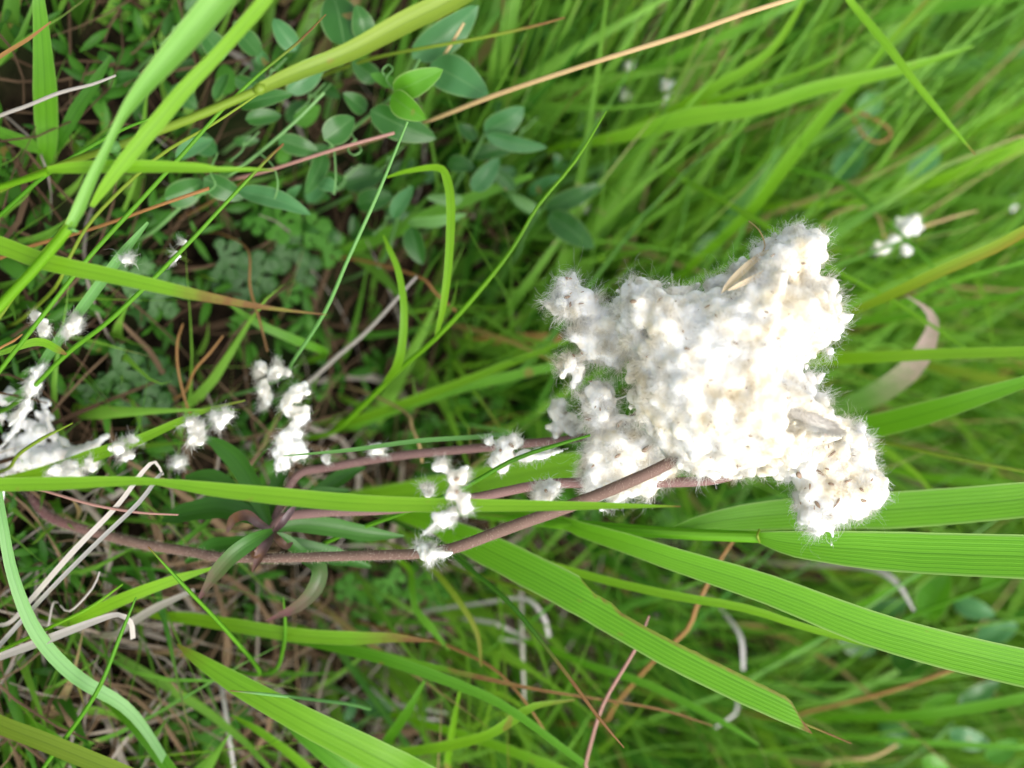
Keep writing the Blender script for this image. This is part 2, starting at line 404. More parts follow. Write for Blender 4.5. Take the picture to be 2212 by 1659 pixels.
def leaflet_mesh(name, base, tip, width, bow=0.12, fold=0.25, tilt=None, shape=0.75, n=12, cols=6, dry=None, tip_dry=0.0):
    """oval leaf from base to tip (each x,y,d), width in view pixels"""
    A, B = at(*base), at(*tip)
    axis = B - A; Ln = axis.length; t = axis.normalized()
    view = (CAM - A).normalized()
    w = t.cross(view).normalized(); nn = w.cross(t)
    tilt = random.uniform(-0.45, 0.45) if tilt is None else tilt
    w, nn = w * math.cos(tilt) + nn * math.sin(tilt), nn * math.cos(tilt) - w * math.sin(tilt)
    hw = 0.5 * width * px2m(0.5 * (base[2] + tip[2])) / max(0.5, math.cos(tilt))
    V, UV, DR = [], [], []
    for i in range(n + 1):
        s = i / n
        prof = (math.sin(math.pi * s ** shape)) ** 0.62 if 0 < s < 1 else 0.02
        for j in range(cols + 1):
            u = -1 + 2 * j / cols
            p = A + axis * s + w * (u * hw * prof) + nn * (bow * Ln * math.sin(math.pi * s) + fold * hw * prof * (abs(u) - 0.4))
            p += nn * 0.0006 * noise.noise(p * 220)
            V.append(p); UV.append((0.5 + 0.5 * u, s)); DR.append(tip_dry * max(0, s - 0.55) * 2)
    m = cols + 1
    F = [(i * m + j, i * m + j + 1, (i + 1) * m + j + 1, (i + 1) * m + j) for i in range(n) for j in range(cols)]
    return mesh_np(name, V, F, UV, {'dry': DR, 'hue': np.full(len(V), random.uniform(0.05, 0.45))})

G_BLADE = 'single grass blades standing out of the meadow'
G_STEM = 'thin grass stems standing out of the meadow'
G_DRY = 'dry stalks and dead blades in the meadow'
def B(label, pts, w, mat='mid', dry=None, **k):
    return tag(put('grass_shoot', blade_mesh('grass_shoot', pts, w, dry=dry, **k), M[mat]), label, 'grass', G_BLADE)
def S(label, pts, w, mat='mid', dry=None, **k):
    return tag(put('grass_stalk', tube_mesh('grass_stalk', pts, w, dry=dry, sides=6, **k)[0], M[mat]), label, 'grass', G_STEM)
def D(label, pts, w, mat='straw', dry=None, flat=False, **k):
    if flat and mat in ('white', 'grey'): w = [q * 0.72 for q in w]
    me = blade_mesh('dry_stalk', pts, w, dry=dry, **k) if flat else tube_mesh('dry_stalk', pts, w, dry=dry, sides=6, **k)[0]
    return tag(put('dry_stalk', me, M[mat]), label, 'dry stalk', G_DRY)

# --- upper left shoot with two broad leaves
t = holder('grass_shoot', 'tall bright grass shoot with two broad leaves leaving the top edge', 'grass shoot')
put('stem', tube_mesh('stem', '-60,735,27 0,662,26.5 80,575,26 150,490,25.5 158,478,25.5', [20, 22, 23, 24, 22])[0], M['bright'], t)
put('leaf_blade', blade_mesh('leaf_blade', '152,488,25.4 172,450,25.3 195,395,25.1 235,312,24.8 262,256,24.6 310,190,24.3 385,105,24 475,0,23.6 540,-80,23.4', [20, 27, 25, 18, 20, 36, 54, 62, 62], root=False, tilt=0.15, fold=0.6, cols=6), M['sheen'], t)
put('leaf_blade', blade_mesh('leaf_blade', '198,446,25.4 225,405,25.2 273,342,25 342,260,24.8 400,190,24.6 478,108,24.4 570,0,24 620,-80,23.8', [10, 23, 32, 36, 33, 28, 30, 30], root=False, tilt=-0.2, fold=0.25, cols=6), M['bright'], t)
put('ligule', tube_mesh('ligule', '146,492,25.45 158,497,25.3 168,500,25.45', [6, 7, 5], root=False, n=6)[0], M['pale'], t)
t = holder('grass_shoot', 'jointed yellow green grass culm rising to a brown spotted sheath at the top edge', 'grass shoot')
put('stem', tube_mesh('stem', '-60,440,28.5 40,392,27.5 143,352,26.8 246,318,26.2 376,270,26 470,232,25.9 562,192,25.8', [12, 13, 15, 17, 21, 21, 20])[0], M['olive'], t)
put('node', tube_mesh('node', '240,320,26.2 248,317,26.1 256,314,26.2', [20, 25, 20], root=False, n=6)[0], M['pale'], t)
put('node', tube_mesh('node', '554,195,25.8 562,192,25.7 570,189,25.8', [22, 27, 22], root=False, n=6)[0], M['olive'], t)
put('leaf_blade', blade_mesh('leaf_blade', '562,192,25.7 640,158,25.6 756,112,25.6 870,52,25.5 960,8,25.4 1060,-50,25.3', [24, 34, 40, 48, 50, 48], root=False, tilt=0.1, fold=0.5, dry=lambda s, u: max(0, 0.9 - abs(s - 0.68) * 9) if u > -0.4 else 0.0), M['olive'], t)
t = holder('grass_shoot', 'slim shoot with a folded leaf pointing right to a yellow tip', 'grass shoot')
put('stem', tube_mesh('stem', '-60,424,27 0,404,26.5 60,386,26 105,371,25.7', [13, 14, 14, 15])[0], M['bright'], t)
put('leaf_blade', blade_mesh('leaf_blade', '103,367,25.6 140,364,25.5 200,361,25.4 320,360,25.3 430,363,25.2 470,366,25.2 540,366,25.3 592,368,25.3', [14, 22, 28, 27, 21, 12, 9, 3], root=False, tilt=0.1, fold=0.4, dry=(0.9, 1.3)), M['bright'], t)
# fan of broad leaves in the shade, upper left
B('broad shaded leaf running straight up to the top edge', '100,335,33.4 100,260,32.6 97,190,31.8 92,100,31 84,0,30.2 78,-60,30', [34, 50, 50, 38, 25, 20], 'mid', tilt=0.1)
B('short wide leaf entering from the left edge beside the shaded leaf base', '95,330,33.4 60,312,33 20,295,32.6 -40,270,32', [20, 28, 26, 20], 'mid')
B('dim green leaf slanting up from the shaded leaf base', '125,310,33.4 165,240,32.8 210,170,32.4 240,120,32.2', [24, 30, 22, 6], 'deep')
D('grey dry stalk crossing the broad shaded leaf', '-10,254,31 60,228,30.6 130,200,30.4 200,182,30.3 250,163,30.3', [9, 9, 9, 7, 5], 'grey')
D('orange tipped blade end in the top left corner', '-50,165,30 0,122,29.5 60,85,29 110,47,28.6', [9, 9, 8, 3], 'brown', flat=True)
S('long thin stem rising from the left edge past the jointed culm', '-40,500,30.5 0,465,30 102,376,29.4 240,292,29 340,250,28.8', [11, 11, 11, 9, 5], 'mid')
S('fine yellowish stem close behind the two broad leaves', '120,620,31 150,557,30.6 205,468,30.2 340,340,29.6 470,262,29.2 620,160,29', [9, 9, 9, 9, 7, 4], 'olive')
S('long stem from the left edge to an orange tip near the top edge', '-60,880,30.5 0,800,29.8 100,672,29.2 185,564,28.8 290,448,28.4 393,335,28 478,239,27.8 560,160,27.6 640,95,27.5 704,31,27.4', [11, 11, 11, 11, 11, 10, 9, 8, 7, 3], 'mid', dry=(0.88, 0.98))
S('stem rising from the white heap to a reddish tip above the dry orange straw', '38,868,31.2 147,762,30.2 246,684,29.5 393,540,28.8 480,447,28.6 560,362,28.4 612,310,28.3', [11, 11, 11, 10, 9, 8, 3], 'mid', dry=(0.9, 1.0))
B('pale flat stem passing behind the browning blade', '60,835,31.5 95,780,31 143,711,30.5 219,608,30 270,540,29.7 320,480,29.5', [16, 20, 22, 23, 20, 6], 'pale', fold=0.5)
B('green blade with long rusty brown tip pointing right', '-80,512,27 0,530,26.6 100,566,26.3 250,598,26 400,632,25.8 500,652,25.8 600,668,25.9 706,680,26', [38, 38, 38, 33, 26, 17, 8, 2], 'bright', dry=(0.60, 0.72), tilt=0.1)
D('reddish orange straw slanting up behind the bright shoot', '-20,565,32.6 62,533,32 205,492,31.2 342,444,30.6 451,407,30.4', [9, 9, 8, 8, 9], 'orange')
S('thin stem from the left edge ending near the wool on the upper left', '-40,735,30.5 20,655,30 80,560,29.6 130,500,29.4 170,430,29.3', [9, 9, 8, 7, 4], 'olive')
# left middle
B('small folded blade with burnt tip below the upper wool tufts', '-40,768,30 0,763,30 80,738,30 125,755,30 144,766,30', [10, 10, 18, 16, 4], 'bright', dry=(0.86, 0.95))
D('orange hooked straw at the left edge', '-30,780,29.8 0,752,29.6 30,736,29.5 48,722,29.4', [6, 6, 6, 3], 'orange')
S('short yellow green stem lying across the grey wool heap', '20,1010,31.3 40,982,30.6 90,948,30.1 157,914,29.8', [8, 8, 8, 3], 'olive')
B('narrow curved blade carrying a row of wool tufts', '30,1035,32.2 120,1012,31.6 200,985,31.3 300,950,31 400,905,30.8 450,885,30.8 530,865,31', [20, 26, 30, 22, 14, 10, 3], 'bright', dry=(0.8, 1.2))
B('long level blade with a half twist crossing the whole left half', '-90,1050,26.6 0,1047,26.4 120,1045,26.3 250,1040,26.2 340,1041,26.2 450,1056,26.2 600,1072,26.2 750,1086,26.3 900,1091,26.4 1150,1093,26.6 1320,1093,26.7 1470,1094,26.8', [30, 30, 30, 22, 15, 30, 38, 38, 32, 24, 14, 2], 'bright', dry=(0.97, 1.0), tilt=0.2, twist=0.5)
D('thin reddish straw sloping right under the long level blade', '60,1050,30.8 90,1058,30.4 200,1090,30 300,1107,30 385,1112,30', [7, 7, 7, 6, 4], 'pink')
B('pale bluish blade curling down the left edge', '385,1700,32.6 330,1600,32 268,1525,31.6 165,1462,30.8 82,1372,30 30,1250,29.4 4,1120,29 -15,1000,29', [14, 19, 26, 31, 31, 25, 21, 18], 'pale', tilt=0.15)
S('slender upright stem with a red tip over the litter', '560,1450,32.8 480,1352,30.6 400,1268,29 320,1181,28', [10, 10, 9, 3], 'mid', dry=(0.96, 1.0))
S('bright thin stem leaning out of the bottom left litter', '60,1720,31.5 96,1656,31.2 205,1502,30.2 263,1365,29.8 294,1290,29.8', [10, 10, 10, 9, 4], 'mid')
S('little stem curving beside the drooping windflower leaf', '590,1450,34 612,1400,33 616,1348,32.4 612,1290,32', [8, 9, 8, 3], 'mid')
S('fine bright stem crossing the dead grey leaf', '-30,1420,31 0,1406,30.8 102,1358,30.4 191,1314,30.2 265,1262,30.2', [8, 8, 8, 8, 4], 'bright')
B('flat green blade pointing at the windflower leaves', '150,1345,32.8 188,1328,32.2 273,1290,31.6 376,1252,31.3 462,1226,31.2', [18, 26, 27, 22, 5], 'bright')
B('wide bright blade with yellow torn tip sweeping to the bottom edge', '960,1715,31.5 860,1660,31 756,1606,30.8 649,1553,30.7 513,1478,31 427,1424,31.4 383,1392,31.8', [78, 74, 66, 58, 46, 26, 4], 'bright', dry=(0.88, 1.05), tilt=0.1, cols=6)
B('level blade ending in a yellow burnt strip over the litter', '330,1328,34.6 400,1335,34 512,1352,33.2 640,1372,32.8 756,1379,32.5 850,1378,32.4 935,1386,32.4', [14, 26, 30, 30, 30, 20, 3], 'bright', dry=(0.74, 0.95))
D('brown whip trailing from the yellow strip to the lower edge', '900,1378,36 950,1388,35 1060,1440,34 1130,1510,33.6 1190,1600,33.6', [8, 8, 7, 6, 4], 'brown')
B('narrow long blade running down to the bottom edge left of the pink stalk', '540,1362,35 640,1382,34.2 729,1400,33.6 848,1430,33 1002,1485,32.6 1105,1536,32.4 1260,1650,32.2', [14, 18, 22, 25, 22, 18, 14], 'mid')
B('blade with a long brown whip tip crossing the bleached straws', '780,1400,35 850,1420,34.2 940,1442,33.6 1030,1462,33.2 1173,1492,33 1412,1530,33 1540,1568,33', [12, 14, 13, 11, 7, 6, 3], 'mid', dry=(0.28, 0.36))
B('yellow green blade entering at the bottom left corner', '-60,1535,31.4 0,1566,31 103,1606,30.6 240,1662,30.2', [30, 38, 40, 40], 'olive')
B('leaf leaning over the bottom edge near the left corner', '60,1560,33 130,1610,32 240,1670,31.4', [22, 34, 34], 'mid')
B('dark green leaf under the pale bluish blade near the bottom edge', '260,1540,33 310,1590,32.4 380,1680,32', [18, 26, 30], 'mid')
B('upright leaf at the bottom edge left of the curled leaf', '818,1640,36 838,1600,35 879,1540,34 918,1470,33.6', [22, 22, 20, 6], 'mid')
B('narrow upright leaf beside the curled leaf', '960,1690,36 968,1640,35.4 979,1570,34.6 996,1480,34', [14, 15, 14, 5], 'bright')
B('curled leaf bending up to a yellow end near the pink stalk', '820,1638,35 859,1628,34.4 968,1611,33.6 1054,1588,33 1115,1550,32.8 1156,1525,32.8 1242,1512,33', [14, 20, 23, 20, 24, 15, 4], 'bright', dry=(0.8, 1.1))
# --- centre and right, above
S('bare pale stem leaning up to the bright vetch leaves', '612,815,33 630,785,32.2 700,677,30.8 750,564,30 800,455,29.6 831,383,29.5 880,263,29.4', [8, 8, 9, 9, 9, 8, 6], 'pale')
t = holder('grass_shoot', 'slim shoot with two drooping curved leaves left of the wool head', 'grass shoot')
put('stem', tube_mesh('stem', '715,935,36.5 760,899,35 866,796,33.4 941,731,32.4 1023,643,31.6 1105,540,31 1163,444,30.7 1242,349,30.5 1310,240,30.4', [11, 12, 12, 11, 11, 9, 8, 7, 3], sides=6)[0], M['bright'], t)
put('leaf_blade', blade_mesh('leaf_blade', '941,731,32.4 958,660,31.9 970,560,31.5 974,444,31.4 965,385,31.5 946,362,31.6 883,369,32 835,383,32.4', [7, 15, 18, 20, 19, 15, 10, 4], root=False, tilt=0.3), M['bright'], t)
put('leaf_blade', blade_mesh('leaf_blade', '825,837,34 862,779,33 873,677,32.5 862,591,32.5 842,540,32.6 828,508,32.8', [10, 20, 16, 14, 12, 4], root=False, tilt=0.2), M['bright'], t)
B('broad pale edged blade sweeping from mid top to a fine tip at upper right', '1150,332,42 1207,318,40 1344,294,38.6 1485,255,37.6 1640,232,36.8 1764,191,36.4 1945,150,36 2105,99,35.8', [12, 14, 27, 42, 33, 31, 24, 3], 'bright', tilt=0.1, cols=6)
B('blade curving up to the top edge above the pale edged blade', '1330,292,41 1400,265,40 1456,240,39 1541,191,38 1661,113,37.4 1736,0,37 1760,-60,37', [14, 26, 28, 26, 18, 10, 8], 'bright', tilt=0.2)
B('short straight blade just above the pale edged blade', '1400,275,40.5 1480,245,39.4 1558,212,38.6 1695,171,38 1818,120,37.8', [10, 16, 17, 14, 3], 'bright')
B('diagonal blade turning orange towards the top right edge', '1440,620,42 1504,564,40 1623,455,38.4 1695,359,37.4 1798,232,36.6 1849,185,36.3 1914,99,36 2003,0,35.8 2040,-40,35.8', [18, 20, 23, 30, 25, 15, 11, 10, 9], 'bright', dry=(0.72, 0.95), tilt=0.2)
B('blade slanting down right to a bare tip in the upper right', '1790,-60,33.6 1832,0,33.3 1914,99,33 1955,154,32.8 2030,246,32.6 2107,335,32.6', [15, 16, 19, 17, 13, 3], 'bright', dry=(0.94, 1.0), tilt=0.5, fold=0.5)
B('broad yellow green blade leaving the right edge high up', '1870,450,45 1928,424,43.6 2037,386,42 2140,342,41 2212,314,40.4 2280,285,40', [12, 15, 26, 31, 31, 30], 'bright')
S('thin bright stem passing behind the wool head to the right', '1300,285,43 1456,376,40.4 1600,455,38.4 1678,502,37.6 1805,584,36.8 1935,653,36.2 2085,752,35.8', [12, 13, 13, 13, 12, 11, 4], 'bright')
S('thin kinked stem arching over the small white tufts at right', '1470,318,43.5 1558,331,42 1685,359,40.6 1815,393,39.6 1883,444,39 1934,496,38.6 2003,564,38.2 2102,682,38', [9, 10, 11, 11, 10, 9, 8, 3], 'mid')
D('straw coloured stalk running from the vetch to the top edge', '905,268,34.2 948,253,33.4 1071,205,32.4 1276,137,31.6 1485,72,31.2 1600,32,31 1740,-12,31', [7, 9, 12, 12, 13, 12, 11], 'straw')
S('stem with an orange tip above the large bluish vetch leaf', '760,140,34.5 849,116,33.6 1037,82,32.8 1150,57,32.5 1220,38,32.4', [8, 8, 9, 8, 4], 'olive', dry=(0.85, 0.95))
D('short tan stalk standing over the bluish vetch leaf', '938,165,34.6 948,138,33.8 975,95,33.2 1002,50,33', [6, 7, 8, 6], 'straw')
D('pink stalk pointing right into the vetch', '500,388,33.6 530,381,33 600,362,32.2 729,321,31.6 852,287,31.4', [10, 9, 8, 9, 8], 'pink')
D('brown stalk rising to the pink stalk', '545,378,33.2 570,350,32.8 612,312,32.5', [5, 5, 4], 'brown')
D('curled brown tendril loop among the upper right grass', '1780,232,42 1811,238,41 1866,247,40.4 1910,270,40.2 1925,290,40.2 1900,308,40.2 1866,294,40.3 1846,260,40.4 1820,226,40.5', [5, 7, 9, 7, 6, 6, 6, 6, 4], 'brown')
D('bent tan stalk behind the peak of the wool head', '1760,520,43 1780,478,41.6 1815,455,41 1866,448,40.6 1897,468,40.5 1910,515,40.6', [6, 6, 7, 6, 6, 5], 'straw')
B('level blade passing above the small white tufts at right', '1560,450,45 1640,448,43 1760,442,41.6 1883,434,40.8 1900,433,40.7', [10, 13, 13, 8, 3], 'bright')
B('narrow blade reaching right towards the white tufts', '1740,575,42.6 1777,554,41.4 1850,535,40.6 1934,509,40', [10, 11, 10, 3], 'bright')
# --- right of the wool head
B('orange edged blade rising to the right edge from the wool head', '1760,712,37 1835,677,35.4 1935,632,34.2 2037,584,33.4 2150,535,32.8 2212,500,32.5 2290,460,32.2', [10, 14, 22, 25, 25, 24, 22], 'rust', dry=lambda s, u: min(1, max(0, (s - 0.3) * 1.6)) * (0.45 + 0.55 * u if u > -0.6 else 0.1), tilt=0.2)
B('straight level blade leaving the right edge beside the wool head', '1660,782,38 1743,778,36.4 1866,773,35 2040,765,33.9 2212,760,33 2300,757,32.6', [26, 31, 26, 24, 22, 20], 'bright', tilt=0.3)
B('drooping pale blade with violet withered tip right of the wool head', '1740,905,41 1818,880,39 1900,848,37.6 1969,796,36.8 2003,745,36.5 2017,692,36.5 1992,660,36.6 1958,640,36.8', [24, 34, 50, 48, 38, 22, 8, 3], 'violet', dry=(0.42, 0.7), tilt=0.2)
B('broad blade tapering to the right edge behind the wool head', '1700,965,37.5 1790,945,35.6 1860,929,34.4 2000,893,33.2 2100,862,32.5 2212,826,32 2290,795,31.8', [44, 52, 55, 50, 40, 26, 16], 'broad', tilt=0.25, cols=8)
S('orange based stem sloping to the right edge below the broad blade', '1820,935,37 1883,950,35.6 1960,966,34.8 2037,984,34.2 2212,1018,33.2 2290,1035,33', [9, 10, 9, 9, 8, 8], 'olive')
B('narrow blade just under the orange edged blade', '1720,716,42 1798,704,40.5 1935,687,39 2080,660,38 2212,632,37', [12, 16, 16, 14, 12], 'mid')
B('thin blade rising to the right edge under the orange edged blade', '1860,690,41 1940,660,39.6 2040,615,38.4 2140,585,37.6 2240,560,37', [7, 10, 10, 9, 8], 'mid')
S('yellow green stem poking out between wool head and drooping blade', '1720,775,42 1790,790,40.6 1850,806,39.8 1905,822,39.4', [8, 9, 8, 4], 'olive')
S('yellow stem rising from behind the lower wool lobe', '1790,905,43 1850,880,41 1930,845,39.8 2000,810,39', [8, 9, 8, 4], 'olive')
# --- broad leaves at lower right
t = holder('grass_shoot', 'stout grass shoot with two broad ribbed leaves under the lower wool lobe', 'grass shoot')
put('stem', tube_mesh('stem', '1160,1126,33.6 1218,1132,32.8 1330,1142,32 1456,1152,31.2 1560,1157,30.7 1642,1160,30.4', [22, 24, 26, 26, 25, 26])[0], M['broad'], t)
put('leaf_blade', blade_mesh('leaf_blade', '1446,1150,31.2 1500,1135,31.3 1600,1119,31.5 1760,1106,31.5 1950,1100,31.2 2212,1079,30.6 2310,1068,30.4', [14, 34, 56, 72, 80, 76, 74], root=False, tilt=-0.15, fold=0.15, cols=10), M['broad'], t)
put('leaf_blade', blade_mesh('leaf_blade', '1640,1160,30.3 1660,1165,30.2 1720,1176,30 1830,1186,29.7 1960,1194,29.4 2212,1204,28.8 2310,1207,28.6', [20, 34, 56, 76, 88, 95, 94], root=False, tilt=0.15, fold=0.15, cols=10), M['broad'], t)
put('ligule', tube_mesh('ligule', '1640,1144,30.3 1636,1158,30.1 1642,1173,30.3', [5, 6, 5], root=False, n=6)[0], M['olive'], t)
B('long broad ribbed blade crossing to the lower right edge', '1205,1126,33 1250,1142,32.3 1350,1172,31.4 1456,1208,30.8 1661,1273,30 1866,1352,29.4 2050,1405,29 2212,1442,28.7 2310,1462,28.5', [26, 32, 42, 50, 64, 76, 80, 82, 82], 'broad', tilt=-0.15, cols=10, fold=0.18)
def torn(q):
    k = 1.0
    if q > 0.43: k = 1 - 0.22 * min(1, (q - 0.43) / 0.035)
    if q > 0.52: k -= 0.10 * min(1, (q - 0.52) / 0.02)
    if q > 0.62: k += 0.06 * min(1, (q - 0.62) / 0.10)
    if q > 0.43: k += 0.025 * noise.noise(Vector((q * 70, 1, 2)))
    if q > 0.925: k *= max(0.0, (1 - q) / 0.075)
    return k
B('broad blade with torn upper edge ending in a dark pointed tip', '930,1128,34 985,1155,33 1037,1180,32.4 1139,1231,31.6 1242,1284,31 1296,1314,30.8 1350,1345,30.6 1412,1380,30.4 1485,1420,30.2 1600,1477,30 1690,1520,29.9 1735,1542,29.9 1766,1557,29.9', [42, 56, 66, 74, 78, 80, 82, 82, 80, 78, 72, 66, 60], 'broad', dry=lambda q, u: (0.95 if q > 0.975 else 0) + (0.6 if (u < 1 - 2 * torn(q) + 0.13 and q > 0.43) else 0), tilt=0.1, cols=12, n=120, wob=0.05, topcut=torn)
S('yellow green stem hugging the lower edge of the torn blade', '1180,1290,34 1259,1326,33 1372,1392,32 1485,1453,31.3 1600,1505,30.9 1695,1545,30.7 1839,1606,30.6', [9, 10, 10, 10, 9, 8, 3], 'olive', dry=(0.9, 0.98))
B('narrow blade running just below the long broad ribbed blade', '1100,1200,35 1156,1212,34 1310,1254,33 1456,1287,32.2 1610,1314,31.6 1763,1362,31.2 2037,1430,30.6 2212,1475,30.2 2280,1492,30.1', [14, 16, 18, 19, 18, 15, 11, 9, 8], 'bright')
S('dark green stem slanting down to a tan point near the bottom edge', '940,1165,33.4 985,1205,32.4 1095,1297,31 1207,1434,30 1293,1550,29.6 1348,1615,29.5', [9, 10, 11, 10, 9, 3], 'deep', dry=(0.78, 0.9))
B('thin yellow flecked blade dropping from the windflower stem', '905,1200,36 930,1222,35 985,1290,34 1030,1365,33.6 1040,1440,33.6', [10, 12, 13, 11, 5], 'olive', dry=(0.5, 1.4))
B('bent blade hanging below the wool caught on the stem', '880,1225,36.5 890,1270,35.5 897,1314,35 925,1350,34.8 970,1405,34.8', [13, 14, 14, 18, 5], 'mid')
D('pink stalk with tan foot rising from the bottom edge', '1255,1700,34.6 1265,1650,34 1292,1550,33.2 1318,1492,32.8 1372,1402,32.4 1402,1330,32.2', [8, 8, 8, 8, 8, 5], 'pink')
D('brown stalk bending up behind the broad ribbed blades', '1300,1560,39.5 1330,1520,38.6 1412,1427,37 1485,1359,36.2 1504,1311,35.8 1552,1215,35.4 1586,1165,35.2', [8, 9, 10, 10, 10, 9, 6], 'brown')
D('brown stalk rising to the right below the broad ribbed blades', '1690,1550,42 1746,1536,40.6 1900,1499,39 2037,1454,37.8 2080,1436,37.5', [8, 9, 10, 9, 5], 'brown')
B('broad dim blade along the lower right edge', '1700,1556,43 1815,1550,41 1969,1546,39 2100,1530,38 2212,1508,37.2 2280,1495,37', [12, 18, 22, 24, 22, 20], 'mid')
B('level narrow blade near the bottom right corner', '1700,1585,43 1815,1591,41 2000,1604,39.4 2212,1615,38 2270,1618,38', [9, 12, 13, 12, 10], 'mid')
S('thin stem rising behind the dark pointed tip', '1560,1480,42 1627,1447,40.6 1715,1404,39.4 1798,1365,38.6', [8, 9, 9, 4], 'mid')
S('thin stem rising to the right edge above the long ribbed blade', '1900,1352,41 1969,1328,39.6 2070,1292,38.4 2174,1253,37.6', [8, 9, 9, 5], 'mid')
B('short blade showing between the two broad leaf tips', '1810,1330,41.5 1866,1304,40.2 1930,1272,39.2 1990,1240,38.6', [12, 15, 14, 8], 'mid')
S('dark green stem running up to the loose wool under the head', '640,1205,33.4 729,1160,32.2 893,1099,30.6 1002,1053,29.9 1105,995,29.5 1190,965,29.3 1275,940,29.2', [9, 10, 10, 10, 10, 9, 6], 'mid')
B('thin bluish green blade pointing left across the mid wool tufts', '1100,932,33.5 1044,943,31.4 900,953,30.6 760,972,30.2 612,985,30', [8, 10, 10, 9, 2], 'pale')
B('broad bright leaf behind the windflower stems', '690,1098,38.6 760,1085,37.6 950,1060,36.4 1200,1012,35.6 1400,990,35', [26, 46, 66, 64, 40], 'bright', tilt=0.1, cols=6)
B('yellow green blade sweeping up left of the wool head', '735,912,38.5 775,905,37.8 900,862,37 1071,797,36.2 1230,735,35.8', [14, 18, 20, 17, 10], 'bright')
B('second sweeping blade close under the first left of the wool head', '745,925,39 790,908,38.4 968,845,37.4 1190,793,36.6 1260,780,36.4', [14, 20, 24, 20, 14], 'mid')
D('rusty orange dead blade end left of the wool head', '1040,735,41.2 1100,732,40.6 1160,731,40.3 1215,733,40.2', [14, 24, 26, 24], 'orange', flat=True)
D('grey brown stalk slanting up under the vetch', '650,838,37 729,769,36 797,711,35.4 900,597,34.8', [9, 9, 8, 6], 'grey')
D('rusty stalk slanting down from the grey brown stalk', '903,597,35.8 940,632,35.6 985,672,35.6', [7, 7, 6], 'orange')
D('tan stalk standing left of the mauve stems', '875,890,36 890,925,35.4 905,960,35 912,1000,35', [6, 7, 7, 5], 'straw')
S('thin pale stem with a red tip crossing the wide bright blade', '800,1530,33.5 756,1521,32.4 640,1507,31 560,1498,30.4 497,1492,30.2', [8, 8, 8, 7, 3], 'pale', dry=(0.96, 1.0))
B('second wide blade tucked under the wide bright blade at the bottom edge', '900,1760,34 830,1715,33.6 740,1650,33.2 660,1590,33.2 600,1545,33.6', [50, 54, 52, 36, 8], 'mid')
B('dim broad blade passing behind the straw stalk', '1130,260,43 1230,215,41.6 1400,150,40.2 1600,62,39 1770,-20,38.4', [12, 18, 22, 20, 14], 'mid')
B('broad blurred blade along the top edge at right', '1520,125,46 1620,105,44.6 1850,45,42.8 2080,8,41.6 2260,-25,41', [14, 22, 28, 30, 28], 'mid')
B('blurred bluish blade reaching the right edge near the top', '1850,180,48 1960,165,46.6 2090,140,45.4 2260,95,44', [14, 22, 26, 24], 'pale')
B('blurred bright blade ending on the right edge above the broad yellow green one', '1900,360,48 2000,325,46.6 2110,280,45.4 2260,215,44', [12, 20, 26, 26], 'bright')
B('bluish blade rising steeply behind the wool peak', '1480,640,43.6 1530,560,42 1590,465,40.8 1650,380,40 1690,320,39.6', [22, 30, 32, 26, 8], 'pale')
B('broad yellow green blade sloping up under the drooping curved leaves', '640,590,40 700,562,39 850,500,38 970,446,37.4 1150,378,36.8', [16, 24, 30, 30, 12], 'mid')
B('blurred broad blade below the oval wool tuft', '1830,650,46 1930,610,44.6 2060,560,43.2 2240,500,41.6', [14, 20, 24, 24], 'bright')
B('blurred yellow blade right of the drooping violet blade', '1930,760,46 2010,790,44.6 2110,812,43.4 2250,838,42', [12, 20, 24, 22], 'olive')
B('blurred blade sloping down to the right edge below the broad blade', '1900,1010,43 1990,1030,41.6 2100,1040,40.6 2250,1062,39.6', [12, 18, 20, 18], 'mid')
B('bright narrow blade leaning right under the torn blade', '1180,1400,38 1280,1440,36.8 1400,1480,36 1560,1560,35.2 1640,1610,35', [12, 16, 18, 14, 4], 'mid')
B('bright blade sweeping along the bottom edge under the curled leaf', '900,1560,37 1010,1590,36 1150,1640,35 1300,1700,34.4', [14, 20, 22, 20], 'bright')
B('green blade leaning left out of the bottom edge litter', '700,1700,35 640,1640,34 560,1580,33.6 500,1545,33.8', [18, 20, 16, 4], 'bright')
B('narrow blade crossing the dark gap left of the mid wool cluster', '700,760,36 640,735,35 560,700,34.4 500,660,34.2', [16, 20, 18, 6], 'mid')
# --- bleached and dead straws
D('bleached hooked blade at the centre of the litter', '905,1330,40 917,1321,39.4 1037,1304,38.8 1132,1294,38.6 1173,1331,38.6 1186,1376,38.8', [8, 10, 11, 11, 14, 12], 'white', flat=True)
D('bleached forked blade under the hooked one', '985,1336,40 1009,1338,39.5 1071,1348,39.2 1142,1382,39.2', [8, 11, 13, 8], 'white', flat=True)
D('second prong of the bleached forked blade', '1010,1345,40 1040,1362,39.6 1075,1378,39.4 1135,1388,39.4', [6, 9, 8, 5], 'white', flat=True)
D('straight grey straw standing in front of the bleached blades', '1120,1240,40 1125,1300,39.3 1128,1400,38.8 1132,1515,38.6', [8, 9, 9, 7], 'grey')
D('bleached blade curving along the lower litter', '775,1468,39.5 794,1485,38.8 849,1519,38.3 905,1532,38.2 968,1541,38.2', [8, 11, 13, 12, 7], 'white', flat=True)
D('short bleached blade under the lower curving one', '800,1556,40 842,1547,39 900,1552,38.8 955,1556,38.8', [6, 10, 10, 6], 'white', flat=True)
D('upright bleached blade over the wide bright blade', '468,1470,36.2 479,1488,35.8 492,1570,35.3 506,1665,35.2', [10, 12, 13, 11], 'white', flat=True)
D('bleached blade folded down behind the broad ribbed leaves', '1690,1218,43 1729,1220,41.5 1866,1225,39.5 1934,1256,38.8 1975,1320,38.6', [14, 17, 20, 18, 7], 'white', flat=True)
